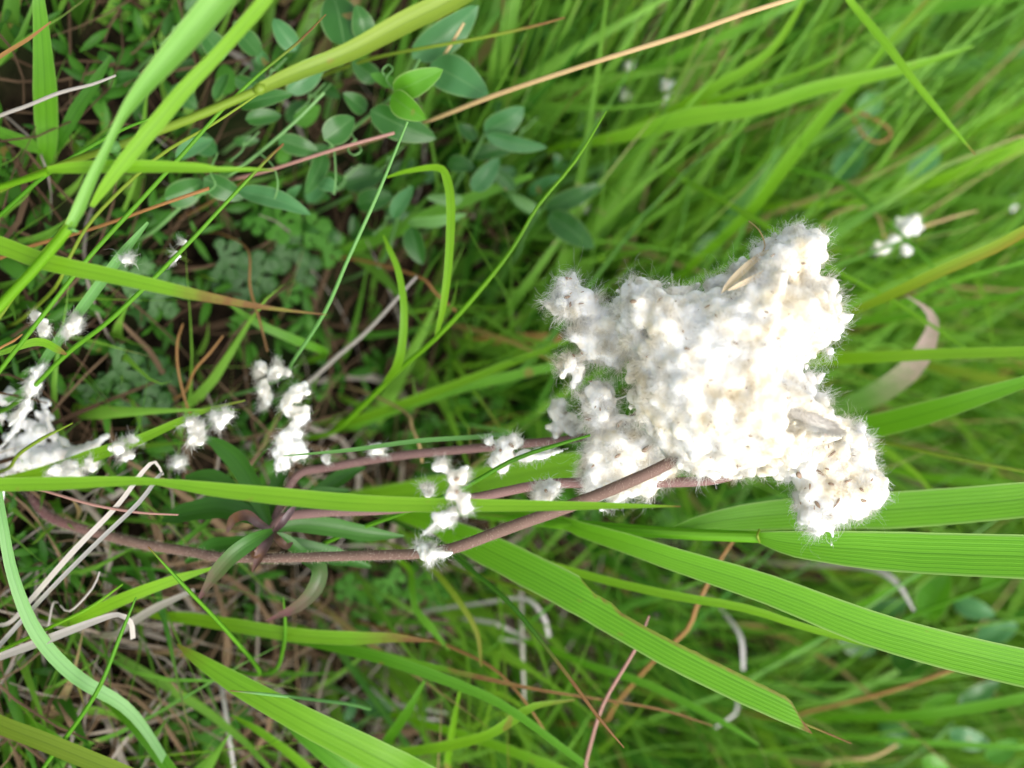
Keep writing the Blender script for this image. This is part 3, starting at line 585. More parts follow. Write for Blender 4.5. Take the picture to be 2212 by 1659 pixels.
D('bleached kinked blade below the long ribbed blade', '1540,1295,41 1562,1321,40 1600,1376,39.2 1606,1448,39', [10, 12, 14, 12], 'white', flat=True)
D('lower piece of bleached blade above the dark pointed tip', '1586,1480,41.5 1592,1510,40.8 1590,1540,40.5 1545,1572,40.5', [8, 10, 9, 5], 'white', flat=True)
D('pale straw bending up near the lower right corner', '1760,1650,42 1798,1642,41 1883,1635,40 1938,1608,39.6', [8, 10, 10, 6], 'straw')
D('grey violet straw bent over like a hairpin by the long level blade', '-30,1425,31.4 0,1393,31 103,1280,30 205,1177,29.6 300,1086,29.6 340,1032,29.8 352,1020,30', [14, 14, 13, 13, 13, 12, 4], 'white', flat=True)
D('second grey straw beside the hairpin straw', '20,1345,31.6 65,1297,30.8 154,1195,30.2 253,1092,30 308,1019,30 335,998,30.2 352,1026,30.6', [12, 15, 17, 14, 13, 9, 6], 'grey', flat=True)
D('thin curved grey straw under the hairpin straw', '100,1360,32 117,1300,31.4 150,1320,31 200,1270,30.8 215,1235,30.8', [5, 5, 5, 5, 4], 'grey')
D('dead violet grey leaf folding over at its right end', '-50,1440,31 0,1419,30.6 103,1381,30.2 205,1342,30 255,1328,30.1 282,1345,30.4 287,1380,30.8', [16, 22, 27, 20, 14, 16, 14], 'grey', flat=True, dry=(1.2, 1.5))
D('limp grey leaf lying behind the slender red tipped stem', '250,1370,33.2 285,1345,32.8 340,1312,32.6 420,1275,32.6', [18, 26, 24, 12], 'grey', flat=True)
D('forked tan stalk in the dark gap left of centre', '430,930,34.8 405,880,34 385,800,33.6 383,740,33.6 395,700,33.8', [6, 6, 6, 6, 4], 'brown')
D('tan stalk branching right in the dark gap', '400,845,34.6 420,800,34 455,760,33.8 482,725,33.8', [6, 6, 6, 4], 'brown')
D('thin brown stalk hanging above the mid wool cluster', '535,540,34.4 540,620,33.8 560,690,33.6 578,760,33.6', [5, 6, 6, 5], 'brown')

# ------------------------------------------------------------------ vetch
def vetch(label, stem_pts, leaves, tendrils=(), d=33.0, sw=8):
    t = holder('vetch_plant', label, 'vetch', 'leafy vetch plants in the meadow')
    put('stem', tube_mesh('stem', stem_pts, sw, sides=6)[0], M['vetch_stem'], t)
    for bx, by, tx, ty, w, dd, mat in leaves:
        dd = min(dd, ground_d(min(bx, tx)) - 0.6)
        put('leaflet', leaflet_mesh('leaflet', (bx, by, dd), (tx, ty, dd - random.uniform(-0.5, 0.7)), w), M[mat], t)
    for tp in tendrils:
        put('tendril', tube_mesh('tendril', tp, 4, root=False, sides=5)[0], M['vetch_stem'], t)
    return t
vetch('vetch with large bluish oval leaves right of two bright small ones', '700,330,37 760,280,35.2 840,215,33.6 880,175,33.2 905,130,33.4', [
    (890, 125, 1033, 12, 72, 34.2, 'vetch_blue'), (930, 138, 1056, 208, 82, 33.6, 'vetch_blue'),
    (850, 200, 957, 150, 58, 32.6, 'vetch_bright'), (846, 206, 920, 258, 54, 32.3, 'vetch_bright'),
    (800, 238, 942, 300, 66, 33.6, 'vetch'), (700, 302, 764, 254, 60, 33, 'vetch'), (790, 240, 740, 200, 40, 34.5, 'vetch'),
    (820, 170, 760, 130, 46, 34.5, 'vetch'), (850, 180, 800, 160, 30, 33.6, 'herb_light')],
    ['760,290,33.2 772,310,33 780,325,32.8 765,335,32.8 752,325,32.9 757,312,33 770,300,33', '850,195,33 835,170,32.6 848,150,32.5 838,140,32.6 826,152,32.6 832,166,32.7', '700,300,33 720,320,33 725,380,33 722,420,33.2'])
vetch('vetch with paired narrow leaves under the straw stalk', '960,470,38.5 985,400,37.4 1020,340,36.4 1048,288,35.6 1075,250,35.4', [
    (1046, 286, 1132, 232, 56, 35.2, 'vetch_blue'), (1048, 290, 1182, 318, 34, 35, 'vetch_blue'), (1015, 336, 1125, 312, 36, 36.5, 'vetch'),
    (1020, 412, 1078, 342, 44, 35.6, 'vetch_blue'), (966, 352, 1026, 364, 38, 36.2, 'vetch'), (1030, 300, 985, 270, 30, 36, 'vetch'),
    (1110, 410, 1062, 360, 30, 37, 'vetch'), (1000, 430, 920, 425, 26, 37, 'vetch_stem')])
vetch('vetch with a drooping broad leaf left of the long bright stem', '1110,560,40 1135,500,39.2 1165,455,38.6 1185,440,38.2', [
    (1186, 462, 1284, 536, 58, 37.4, 'vetch'), (1178, 452, 1306, 398, 42, 37.8, 'vetch'), (1165, 455, 1100, 415, 26, 38, 'vetch_stem'), (1140, 420, 1215, 380, 26, 38, 'vetch_blue')])
vetch('vetch tangle with dim oval leaves behind the folded pointing leaf', '330,500,34.6 400,440,34 480,390,33.4 560,330,33 640,260,32.8 700,200,32.8', [
    (515, 412, 672, 464, 42, 33, 'vetch_blue'), (356, 430, 442, 392, 60, 33.6, 'vetch'), (440, 384, 528, 428, 50, 33, 'vetch'),
    (515, 228, 634, 203, 40, 33, 'vetch'), (530, 258, 608, 250, 36, 33.4, 'vetch'), (380, 340, 460, 300, 36, 33.2, 'vetch_blue'),
    (470, 330, 410, 280, 46, 33.8, 'vetch_blue'), (690, 395, 728, 412, 34, 33.6, 'vetch_blue'), (600, 300, 690, 330, 44, 34, 'vetch'), (620, 200, 700, 120, 56, 33.8, 'vetch_blue'),
    (480, 130, 430, 60, 50, 33.8, 'vetch'), (560, 120, 500, 60, 44, 34, 'vetch'), (640, 110, 590, 40, 44, 34, 'vetch_blue'), (700, 330, 660, 420, 40, 34.4, 'vetch'),
    (745, 100, 720, -10, 88, 33.8, 'vetch'), (790, 90, 770, 10, 50, 34, 'vetch')],
    ['560,330,32.8 590,360,32.6 600,400,32.6 590,440,32.8', '470,330,33 455,370,32.8 465,400,32.8 440,420,32.9'])
vetch('vetch with small upright leaf above the drooping curved leaf', '830,560,37.6 850,500,36.4 862,460,35.8 885,400,35.4', [
    (848, 472, 893, 402, 34, 34.8, 'vetch_blue'), (886, 490, 914, 572, 44, 35.6, 'vetch'), (770, 440, 850, 425, 50, 36.4, 'vetch'), (740, 400, 830, 375, 56, 36.8, 'vetch'),
    (750, 395, 690, 380, 40, 36, 'vetch'), (880, 480, 1010, 462, 26, 36, 'pale')])
vetch('vetch with roundish leaves below the brown tendril loop', '1660,440,47 1740,400,45.4 1800,370,44.4 1850,330,43.8', [
    (1810, 390, 1865, 320, 60, 42.4, 'vetch_blue'), (1830, 310, 1900, 290, 60, 42.8, 'vetch'), (1850, 250, 1905, 200, 54, 43, 'vetch_blue'), (1780, 300, 1830, 240, 46, 43.6, 'vetch'),
    (1960, 380, 2030, 320, 52, 43.4, 'vetch_blue'), (1560, 470, 1610, 440, 40, 42, 'vetch_blue'), (1500, 560, 1560, 500, 50, 41.4, 'vetch')])
vetch('vetch with broad dark leaves below the folded bleached blade', '1760,1420,45 1830,1390,43.6 1900,1360,42.6 1980,1330,41.8', [
    (1820, 1350, 1890, 1410, 70, 42, 'vetch'), (1880, 1345, 1960, 1300, 60, 42, 'vetch'), (2000, 1340, 2050, 1240, 74, 41, 'vetch_bright'), (2060, 1300, 2150, 1330, 44, 41, 'vetch_blue'),
    (2110, 1380, 2200, 1350, 50, 41.4, 'vetch_blue'), (1930, 1440, 1990, 1400, 60, 42, 'vetch'), (2120, 1270, 2190, 1220, 40, 41, 'vetch_bright')])
vetch('low vetch with one rounded leaf beside the lower bleached blade', '760,1600,39.5 775,1570,38.8 800,1545,38.4', [
    (785, 1520, 850, 1535, 46, 37.6, 'vetch'), (775, 1565, 745, 1600, 30, 38, 'vetch_blue'), (745, 1560, 770, 1500, 22, 38, 'vetch_blue')])
vetch('vetch with pale leaves in the bottom right corner', '1900,1660,44 1990,1620,42.4 2060,1560,41.4', [
    (1990, 1560, 2070, 1500, 50, 41, 'vetch_bright'), (2050, 1580, 2140, 1610, 44, 40.6, 'vetch_blue'), (2070, 1520, 2160, 1470, 40, 40.6, 'vetch'), (1960, 1600, 1900, 1560, 50, 42, 'vetch'),
    (2130, 1640, 2200, 1600, 44, 40.4, 'herb_light'), (1990, 1640, 2050, 1660, 40, 41, 'vetch_bright')])

def vetch_mass(label, cx, cy, rx, ry, n, h0, h1, mats, base):
    lv = []
    for _ in range(n):
        a = random.uniform(0, 6.28); q = math.sqrt(random.random())
        x, y = cx + rx * q * math.cos(a), cy + ry * q * math.sin(a)
        L = random.uniform(36, 78); b = random.gauss(-0.5, 1.2)
        lv.append((x, y, x + L * math.cos(b), y + L * math.sin(b), L * random.uniform(0.4, 0.7), ground_d(x) - random.uniform(h0, h1), random.choice(mats)))
    td = []
    for _ in range(n // 3):
        x, y = cx + random.uniform(-rx, rx) * .8, cy + random.uniform(-ry, ry) * .8; d = ground_d(x) - h1
        td.append(' '.join('%.1f,%.1f,%.2f' % (x + 12 * i + 14 * math.sin(i * 1.3), y - 9 * i + 12 * math.cos(i * 1.7), d) for i in range(6)))
    bx, by = base
    vetch(label, '%d,%d,60 %d,%d,%.1f %d,%d,%.1f' % (bx, by, (bx + cx) // 2, (by + cy) // 2, ground_d((bx + cx) / 2) - h0, cx, cy, ground_d(cx) - h1), lv, td)
vetch_mass('soft light green vetch thicket beside the two broad grass leaves', 590, 250, 170, 120, 16, 1.5, 4.5, ['vetch', 'vetch_blue', 'herb_light', 'vetch'], (480, 330))
vetch_mass('dim vetch thicket under the drooping curved leaves', 760, 420, 170, 110, 14, 1.0, 4.0, ['vetch', 'vetch_blue', 'vetch', 'herb'], (640, 480))
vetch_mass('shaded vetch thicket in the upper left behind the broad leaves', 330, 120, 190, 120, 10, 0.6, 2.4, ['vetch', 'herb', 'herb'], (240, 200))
vetch_mass('blurred vetch thicket behind the straw stalk', 1180, 330, 150, 110, 16, 1.5, 5, ['vetch', 'vetch_blue', 'herb_light'], (1040, 420))

# ------------------------------------------------------------------ cut leaved herbs
def cut_leaf_mesh(c, d, size, ang, lobes=5, spread=3.6, tilt=(0.3, 0.2)):
    """palmately cut leaf: each lobe a tapering strip with side teeth"""
    o = at(c[0], c[1], d); sc = size * px2m(d)
    nrm = ((CAM - o).normalized() + RGT * random.uniform(-.6, .6) + Vector((0, 0, 1)) * random.uniform(0, .8)).normalized()
    ex = (UPV - nrm * UPV.dot(nrm)).normalized(); ey = nrm.cross(ex)
    V, F = [], []
    def strip(p0, a, L, w, lift):
        base = len(V); k = 4
        dirv = ex * math.cos(a) + ey * math.sin(a); sd_ = ey * math.cos(a) - ex * math.sin(a)
        for i in range(k + 1):
            s = i / k
            ww = w * (0.45 + 1.1 * s * (1 - s) * 2) * (1 if i < k else 0.1)
            q = p0 + dirv * (L * s) + nrm * (lift * L * s * (1 - s) * 2 - 0.2 * L * s * s)
            V.append(q + sd_ * ww); V.append(q + nrm * 0.1 * ww); V.append(q - sd_ * ww)
        for i in range(k):
            b = base + 3 * i
            F.append((b, b + 1, b + 4, b + 3)); F.append((b + 1, b + 2, b + 5, b + 4))
        return lambda s: p0 + dirv * (L * s)
    for i in range(lobes):
        a = ang + spread * (i / (lobes - 1) - 0.5) + random.uniform(-.1, .1)
        L = sc * (1 - 0.3 * abs(i / (lobes - 1) - 0.5) * 2) * random.uniform(.85, 1.1)
        f = strip(o, a, L, L * 0.15, random.uniform(-.1, .15))
        for s, sg in ((0.45, 1), (0.5, -1), (0.68, 1), (0.72, -1)):
            strip(f(s), a + sg * 0.75, L * (0.42 if s < 0.6 else 0.3), L * 0.10, 0.05)
    return mesh_np('leaf', V, F, None, {'hue': np.full(len(V), random.uniform(0, 0.5))})
def herb(label, base, leaves, mat='herb'):
    t = holder('cut_leaved_herb', label, 'herb', 'low herbs with finely cut leaves')
    bd = ground_d(base[0]) - 0.02
    for x, y, h, size, ang in leaves:
        d = ground_d(x) - h
        put('leaf', cut_leaf_mesh((x, y), d, size, ang), M[mat], t)
        mx_, my_ = (base[0] + x) / 2, (base[1] + y) / 2
        put('leaf_stalk', tube_mesh('leaf_stalk', [(base[0], base[1], bd), (mx_, my_, ground_d(mx_) - h * 0.7), (x, y, d)], 5, sides=5)[0], M[mat], t)
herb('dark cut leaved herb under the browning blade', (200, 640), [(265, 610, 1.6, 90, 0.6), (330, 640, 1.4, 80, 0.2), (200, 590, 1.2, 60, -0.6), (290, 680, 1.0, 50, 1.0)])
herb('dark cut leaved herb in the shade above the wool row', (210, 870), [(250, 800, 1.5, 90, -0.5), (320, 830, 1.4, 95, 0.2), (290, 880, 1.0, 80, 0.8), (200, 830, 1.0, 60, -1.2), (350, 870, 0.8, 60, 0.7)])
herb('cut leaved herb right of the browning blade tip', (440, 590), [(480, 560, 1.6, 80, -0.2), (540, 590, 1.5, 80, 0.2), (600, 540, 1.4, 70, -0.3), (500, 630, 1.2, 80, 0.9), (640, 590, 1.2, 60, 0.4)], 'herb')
herb('lighter cut leaved herb above the pink stalk', (560, 510), [(600, 480, 1.6, 60, -0.3), (660, 500, 1.6, 60, 0.3), (700, 540, 1.4, 60, 0.5), (560, 470, 1.2, 50, -0.9), (610, 640, 1.0, 50, 0.6)], 'herb_light')
herb('feathery bright herb at the top edge left of the straw stalk', (1100, 110), [(1150, 60, 2.4, 60, -0.5), (1190, 100, 2.6, 70, 0.0), (1240, 80, 2.4, 60, -0.2), (1210, 140, 2.2, 60, 0.6), (1130, 130, 1.6, 50, 0.8), (1280, 40, 2.0, 60, -0.3)], 'herb_light')
herb('feathery bright herb under the straw stalk at upper middle', (1180, 210), [(1240, 170, 2.4, 60, -0.5), (1300, 190, 2.5, 60, 0.0), (1230, 225, 2.0, 60, 0.6), (1340, 150, 2.2, 50, -0.3), (1290, 240, 1.8, 50, 0.4)], 'herb_light')
herb('blurred feathery herb between wool head and right edge', (1960, 700), [(2040, 640, 6, 70, -0.3), (2100, 610, 6.5, 80, 0.0), (2080, 690, 5.5, 70, 0.4), (2020, 810, 5.0, 80, 0.2), (2090, 840, 5.4, 70, -0.4)], 'herb_light')
herb('light cut leaved herb in the bottom right corner', (1980, 1600), [(2040, 1560, 5, 60, -0.3), (2100, 1580, 5.4, 70, 0.0), (2160, 1550, 5.6, 60, 0.3), (2080, 1630, 4.6, 60, 0.6)], 'herb_light')
herb('small green herb beneath the red tipped stem', (470, 1560), [(400, 1560, 1.2, 50, 2.5), (440, 1600, 1.4, 60, 0.6), (500, 1540, 1.4, 50, -0.4), (390, 1500, 1.0, 40, 3.0)], 'herb_light')
herb('mixed green herb below the mauve stems', (860, 1300), [(890, 1260, 2.4, 60, -0.3), (930, 1290, 2.4, 50, 0.2), (840, 1250, 2.0, 50, -1.0), (800, 1330, 1.6, 60, 1.2), (760, 1280, 1.6, 50, 2.6)], 'herb_light')

# ------------------------------------------------------------------ wool
def icos(sub):
    import bmesh
    bm = bmesh.new(); bmesh.ops.create_icosphere(bm, subdivisions=sub, radius=1.0)
    V = np.array([v.co[:] for v in bm.verts]); F = np.array([[v.index for v in f.verts] for f in bm.faces]); bm.free()
    return V, F
ICO2, ICO3 = icos(2), icos(3)
def blob_union(blobs, voxel, rough=0.18, smooth=2):
    """one closed lumpy surface out of many overlapping balls (centre, radius, stretch)"""
    V, F, n = [], [], 0
    for c, r in blobs:
        v = ICO2[0] * r * RNG.uniform(0.85, 1.15, 3)
        V.append(v + np.array(c)); F.append(ICO2[1] + n); n += len(v)
    me = mesh_np('tmp', np.concatenate(V), np.concatenate(F))
    o = bpy.data.objects.new('tmp', me); COL.objects.link(o)
    md = o.modifiers.new('r', 'REMESH'); md.mode = 'VOXEL'; md.voxel_size = voxel
    ms = o.modifiers.new('s', 'SMOOTH'); ms.iterations = smooth; ms.factor = 0.5
    dg = bpy.context.evaluated_depsgraph_get()
    ev = o.evaluated_get(dg); em = ev.to_mesh()
    nv = len(em.vertices); co = np.empty(nv * 3, np.float32); em.vertices.foreach_get('co', co); co = co.reshape(-1, 3)
    nr = np.empty(nv * 3, np.float32); em.vertices.foreach_get('normal', nr); nr = nr.reshape(-1, 3)
    fc = np.array([p.vertices[:] for p in em.polygons], np.int32)
    ev.to_mesh_clear(); bpy.data.objects.remove(o); bpy.data.meshes.remove(me)
    if rough:
        rr = rough * np.mean([b[1] for b in blobs])
        for i in range(nv):
            p = Vector(co[i])
            co[i] += nr[i] * rr * (1.5 * noise.noise(p * 420) + 0.7 * noise.noise(p * 1100) + 0.3 * noise.noise(p * 2400))
    return co, nr, fc
FK = RNG.normal(0, 1, (10, 3)); FK /= np.linalg.norm(FK, axis=1)[:, None]; FK *= RNG.uniform(500, 1900, (10, 1))
FP = RNG.uniform(0, 6.28, 10); FA = RNG.normal(0, 1, (10, 3))
def drift(p):
    """slowly turning direction field that gathers the fibres into wisps"""
    return np.sin(p @ FK.T + FP) @ FA / 2.2
def strands(co, nr, fc, count, length, width, seg=5, curl=0.55, spread=0.8, lenvar=0.6, follow=0.8):
    """fine curly fibres standing out of a surface"""
    a, b, c = co[fc[:, 0]], co[fc[:, 1]], co[fc[:, 2]]
    fn = np.cross(b - a, c - a); ar = np.linalg.norm(fn, axis=1) + 1e-12
    toward = np.array(CAM)[None] - a; toward /= np.linalg.norm(toward, axis=1)[:, None]
    ar = ar * np.clip(0.5 + (fn / ar[:, None] * toward).sum(1), 0.06, 1.0)
    f = RNG.choice(len(fc), count, p=ar / ar.sum())
    k = RNG.integers(0, fc.shape[1], count)
    i0 = fc[f, k]; i1 = fc[f, (k + 1) % fc.shape[1]]; t = RNG.random((count, 1))
    p = co[i0] * (1 - t) + co[i1] * t; n = nr[i0]
    L = np.minimum(length * np.exp(RNG.normal(0, lenvar, (count, 1))), length * 2.2)
    d = n * 0.8 + drift(p) * follow + RNG.normal(0, spread * 0.5, (count, 3)); d /= np.linalg.norm(d, axis=1)[:, None] + 1e-9
    p = p - n * 0.0004
    ax = RNG.normal(0, 1, (count, 3)); ax /= np.linalg.norm(ax, axis=1)[:, None]
    ww = np.cross(d, RNG.normal(0, 1, (count, 3))); ww /= np.linalg.norm(ww, axis=1)[:, None] + 1e-9
    rate = RNG.normal(0, curl, (count, 1))
    P = []
    for s in range(seg + 1):
        tp = width * (1 - 0.5 * s / seg) * 0.5
        P.append(p - ww * tp); P.append(p + ww * tp)
        d = d + np.cross(ax, d) * rate + drift(p) * follow * 0.5 + RNG.normal(0, 0.2, (count, 3)); d /= np.linalg.norm(d, axis=1)[:, None] + 1e-9
        p = p + d * L / seg
    V = np.stack(P, 1).reshape(-1, 3)
    m = 2 * (seg + 1); base = (np.arange(count) * m)[:, None]
    F = np.concatenate([base + np.array([[2 * s, 2 * s + 1, 2 * s + 3, 2 * s + 2]]) for s in range(seg)], 0)
    return V, F
def in_poly(x, y, poly):
    c = False; j = len(poly) - 1
    for i in range(len(poly)):
        xi, yi = poly[i]; xj, yj = poly[j]
        if (yi > y) != (yj > y) and x < (xj - xi) * (y - yi) / (yj - yi + 1e-12) + xi: c = not c
        j = i
    return c
def edge_dist(x, y, poly):
    best = 1e9
    for i in range(len(poly)):
        ax, ay = poly[i]; bx, by = poly[(i + 1) % len(poly)]
        dx, dy = bx - ax, by - ay
        t = max(0, min(1, ((x - ax) * dx + (y - ay) * dy) / (dx * dx + dy * dy + 1e-9)))
        best = min(best, math.hypot(x - ax - t * dx, y - ay - t * dy))
    return best
def poly_blobs(poly, d0, bulge, reach, step, rmax, back=0.8, holes=(), extra=()):
    """balls of wool filling an outline, domed towards the viewer and behind"""
    xs = [p[0] for p in poly]; ys = [p[1] for p in poly]
    out, pts = [], []
    for _ in range(int((max(xs) - min(xs)) * (max(ys) - min(ys)) / step / step * 14)):
        x = random.uniform(min(xs), max(xs)); y = random.uniform(min(ys), max(ys))
        if not in_poly(x, y, poly): continue
        e = edge_dist(x, y, poly)
        if e < 5: continue
        if any(math.hypot(x - hx, y - hy) < hr + 5 for hx, hy, hr in holes): continue
        if any((x - a) ** 2 + (y - b) ** 2 < step * step for a, b in pts): continue
        pts.append((x, y))
        q = min(1.0, e / reach); dome = math.sqrt(max(0, 1 - (1 - q) ** 2))
        r = min([rmax * random.uniform(0.75, 1.15), e + 3] + [max(5, math.hypot(x - hx, y - hy) - hr) for hx, hy, hr in holes])
        for lay, zz in ((0, d0 - bulge * dome + random.uniform(-0.13, 0.13)), (1, d0 - bulge * dome * 0.35), (2, d0 + back * dome * 0.8)):
            if lay and q < 0.35: continue
            out.append((at(x, y, zz), (r * 0.91 if lay == 0 else r * 1.15) * px2m(zz)))
    for x, y, d, r in extra: out.append((at(x, y, d), r * px2m(d)))
    return out
def tail(path, r0, r1, n=14):
    P = pts_of(path); out = []
    for i in range(n):
        s = i / (n - 1) * (len(P) - 1); k = min(int(s), len(P) - 2); f = s - k
        x, y, d = (P[k][q] * (1 - f) + P[k + 1][q] * f for q in range(3))
        out.append((x, y, d, r0 + (r1 - r0) * i / (n - 1)))
    return out

# ------------------------------------------------------------------ the windflower
plant = holder('windflower_plant', 'windflower with mauve brown stems and a large burst of white seed wool', 'wildflower')
main_path = '62,1062,34.0 80,1090,33.5 110,1118,33.1 170,1140,32.6 290,1172,31.9 400,1190,31.3 480,1204,30.9 560,1205,30.4 620,1205,30 750,1201,29.4 860,1198,28.9 900,1196,28.7 980,1184,28.4 1100,1140,28 1250,1086,27.7 1370,1036,27.5 1440,1003,27.5 1500,965,27.8 1580,900,28.3'
me, sc_, sw_ = tube_mesh('stem', main_path, [17, 18, 20, 21, 21, 21, 21, 20, 20, 21, 22, 22, 24, 26, 27, 27, 26, 24, 20], n=110, sides=14, lump=0.05, dry=(0.22, 0.02))
put('stem', me, M['stem_brown'], plant)
me2, sc2, sw2 = tube_mesh('stem', '585,1150,31 610,1118,31 700,1107,30.9 850,1100,30.7 1020,1076,30.4 1150,1050,30.1 1240,1043,29.9 1400,1043,29.7 1540,1036,29.5 1680,1000,29.6 1780,990,29.8', [18, 20, 20, 20, 21, 22, 22, 22, 22, 20, 18], root=False, n=70, sides=12, lump=0.05)
put('stem', me2, M['stem_mauve'], plant)
me3, sc3, sw3 = tube_mesh('stem', '585,1140,31.2 620,1060,31.8 650,1022,32 710,1010,32 850,986,31.9 1000,971,31.7 1150,957,31.4 1250,946,31.1 1330,925,30.6 1400,880,30', [17, 18, 18, 18, 19, 19, 19, 18, 18, 16], root=False, n=60, sides=12, lump=0.05)
put('stem', me3, M['stem_mauve'], plant)
def stem_hairs(C, W, count, length):
    V, F = [], []
    T = np.gradient(C, axis=0)
    for k in range(count):
        i = random.randrange(2, len(C) - 1)
        tv = Vector(T[i]).normalized(); p = Vector(C[i]) + tv * random.uniform(0, 1) * Vector(T[i]).length
        r = Vector((random.gauss(0, 1), random.gauss(0, 1), random.gauss(0, 1))); r = (r - tv * r.dot(tv)).normalized()
        a = p + r * W[i] * 0.48; dv = (r + tv * random.uniform(-0.2, 0.9)).normalized(); L = length * random.uniform(.5, 1.3)
        b = a + dv * L * 0.6; c = b + (dv + tv * random.uniform(-.6, .8)).normalized() * L * 0.4
        s = r.cross(tv) * 0.000028; n = len(V)
        V += [a - s, a + s, b + s * .7, b - s * .7, c + s * .3, c - s * .3]
        F += [(n, n + 1, n + 2, n + 3), (n + 3, n + 2, n + 4, n + 5)]
    return V, F
for C_, W_, cn in ((sc_, sw_, 5200), (sc2, sw2, 1500), (sc3, sw3, 900)):
    V, F = stem_hairs(C_, W_, cn, 0.00075)
    tag(put('stem_down', mesh_np('stem_down', V, F), M['hair'], plant), kind='stuff')
# whorl of leaves round the stems
for pts, w, mat, dr in (
    ('588,1145,30.9 560,1075,31.4 520,1005,31.8 478,965,32 436,942,32.2', [16, 46, 58, 40, 5], 'anemone_leaf', None),
    ('585,1150,31 540,1118,31.3 470,1100,31.6 390,1112,32 350,1125,32.3', [16, 48, 64, 46, 8], 'anemone_leaf', None),
    ('588,1146,30.6 550,1165,30 505,1196,29.8 465,1240,30 428,1296,30.4', [12, 38, 44, 36, 6], 'anemone_leaf', (0.35, 1.0)),
    ('586,1152,30.6 575,1175,30.2 560,1205,30.1 545,1236,30.3', [12, 30, 26, 3], 'purple_leaf', (0.2, 1)),
    ('590,1150,31 620,1170,31.2 652,1200,31.3 688,1228,31.2 678,1270,31.2 640,1310,31.4 574,1342,31.8', [12, 30, 36, 44, 44, 30, 4], 'anemone_leaf', (0.3, 0.9)),
    ('592,1145,31 650,1132,31.2 730,1140,31.4 800,1152,31.6 872,1158,31.9', [14, 44, 52, 40, 5], 'anemone_leaf', None),
    ('590,1142,31 640,1100,31.6 690,1070,32 760,1060,32.3', [14, 40, 40, 6], 'anemone_leaf', None),
    ('588,1140,31.1 590,1080,31.8 610,1020,32.2 640,975,32.4', [14, 36, 36, 6], 'anemone_leaf', None),
    ('588,1145,31 560,1130,30.6 535,1112,30.6 505,1120,30.8 490,1150,31', [10, 24, 28, 26, 8], 'purple_leaf', (0.1, .8)),
    ('592,1150,30.9 610,1130,30.5 628,1105,30.5 640,1090,30.6', [8, 18, 18, 4], 'purple_leaf', None),
    ('586,1146,31.4 530,1090,32 460,1040,32.4 400,1030,32.8', [16, 56, 66, 10], 'anemone_leaf', None),
    ('586,1150,31.4 530,1175,32 460,1185,32.6 400,1215,33', [16, 46, 52, 8], 'anemone_leaf', None),
    ('590,1152,31.4 640,1180,32 720,1200,32.6 800,1225,33.2', [14, 46, 50, 8], 'anemone_leaf', None),
    ('592,1146,31.4 660,1090,32.4 740,1030,33 790,1010,33.4', [14, 40, 40, 6], 'anemone_leaf', None),
    ('590,1148,30.8 600,1165,30.4 618,1180,30.4 632,1172,30.6', [8, 20, 20, 5], 'purple_leaf', (0, .6)),
    ('588,1150,30.7 566,1180,30.2 552,1198,30.1 540,1190,30.2', [8, 20, 22, 6], 'purple_leaf', (0, .5))):
    w = [q * 0.8 for q in w]
    put('leaf', blade_mesh('leaf', pts, w, dry=dr, root=False, fold=0.35, cols=6, n=26, wob=0.15), M[mat], plant)
# seed heads
POLY_A = [(1322, 664), (1330, 612), (1380, 597), (1440, 607), (1500, 612), (1560, 592), (1600, 552), (1640, 522), (1690, 492), (1722, 482), (1790, 497), (1795, 545), (1768, 592), (1815, 602), (1822, 660), (1842, 682), (1815, 730), (1800, 768), (1757, 777), (1747, 800), (1772, 818), (1790, 850), (1810, 885), (1822, 930), (1780, 975), (1700, 1020), (1640, 1035), (1560, 1040), (1500, 1030), (1445, 1000), (1412, 960), (1385, 915), (1354, 882), (1346, 840), (1352, 802), (1350, 768), (1335, 740)]
POLY_B = [(1700, 900), (1780, 890), (1830, 900), (1870, 917), (1888, 960), (1892, 1000), (1924, 1040), (1920, 1082), (1872, 1120), (1832, 1130), (1792, 1148), (1756, 1168), (1722, 1132), (1710, 1075), (1712, 1040), (1660, 1038), (1650, 980)]
POLY_C = [(1212, 590), (1243, 590), (1257, 622), (1287, 627), (1300, 660), (1340, 650), (1400, 680), (1420, 800), (1360, 870), (1420, 900), (1450, 960), (1470, 1010), (1440, 1045), (1400, 1075), (1345, 1085), (1300, 1110), (1282, 1085), (1258, 1050), (1262, 980), (1272, 905), (1250, 868), (1235, 838), (1208, 812), (1196, 775), (1215, 758), (1246, 748), (1212, 722), (1232, 692), (1184, 680), (1172, 650), (1192, 632)]
HOLES = []
CS = [[(1212, 590), (1243, 588), (1258, 620), (1288, 628), (1302, 655), (1290, 685), (1255, 697), (1232, 694), (1184, 680), (1172, 650), (1192, 632)],
      [(1240, 690), (1300, 662), (1345, 655), (1400, 700), (1400, 760), (1352, 772), (1338, 802), (1318, 800), (1302, 775), (1264, 782), (1246, 748), (1212, 722)],
      [(1215, 757), (1252, 760), (1270, 785), (1258, 815), (1246, 852), (1225, 832), (1205, 810), (1196, 778)],
      [(1262, 835), (1290, 818), (1322, 830), (1334, 880), (1346, 930), (1300, 942), (1262, 920), (1246, 870)],
      [(1262, 940), (1300, 905), (1345, 920), (1400, 930), (1450, 965), (1475, 1010), (1440, 1045), (1400, 1075), (1345, 1080), (1300, 1112), (1282, 1085), (1254, 1045)]]
def achene_mesh():
    V, F = ICO2
    v = V.copy(); v[:, 0] *= 0.00085; v[:, 1] *= 0.0004; v[:, 2] *= 0.0004
    v[:, 1:] *= (1 - 0.35 * np.clip(v[:, :1] / 0.00085, -1, 1))
    return mesh_np('achene', v, F)
ACH = achene_mesh(); ACH.materials.append(M['achene'])
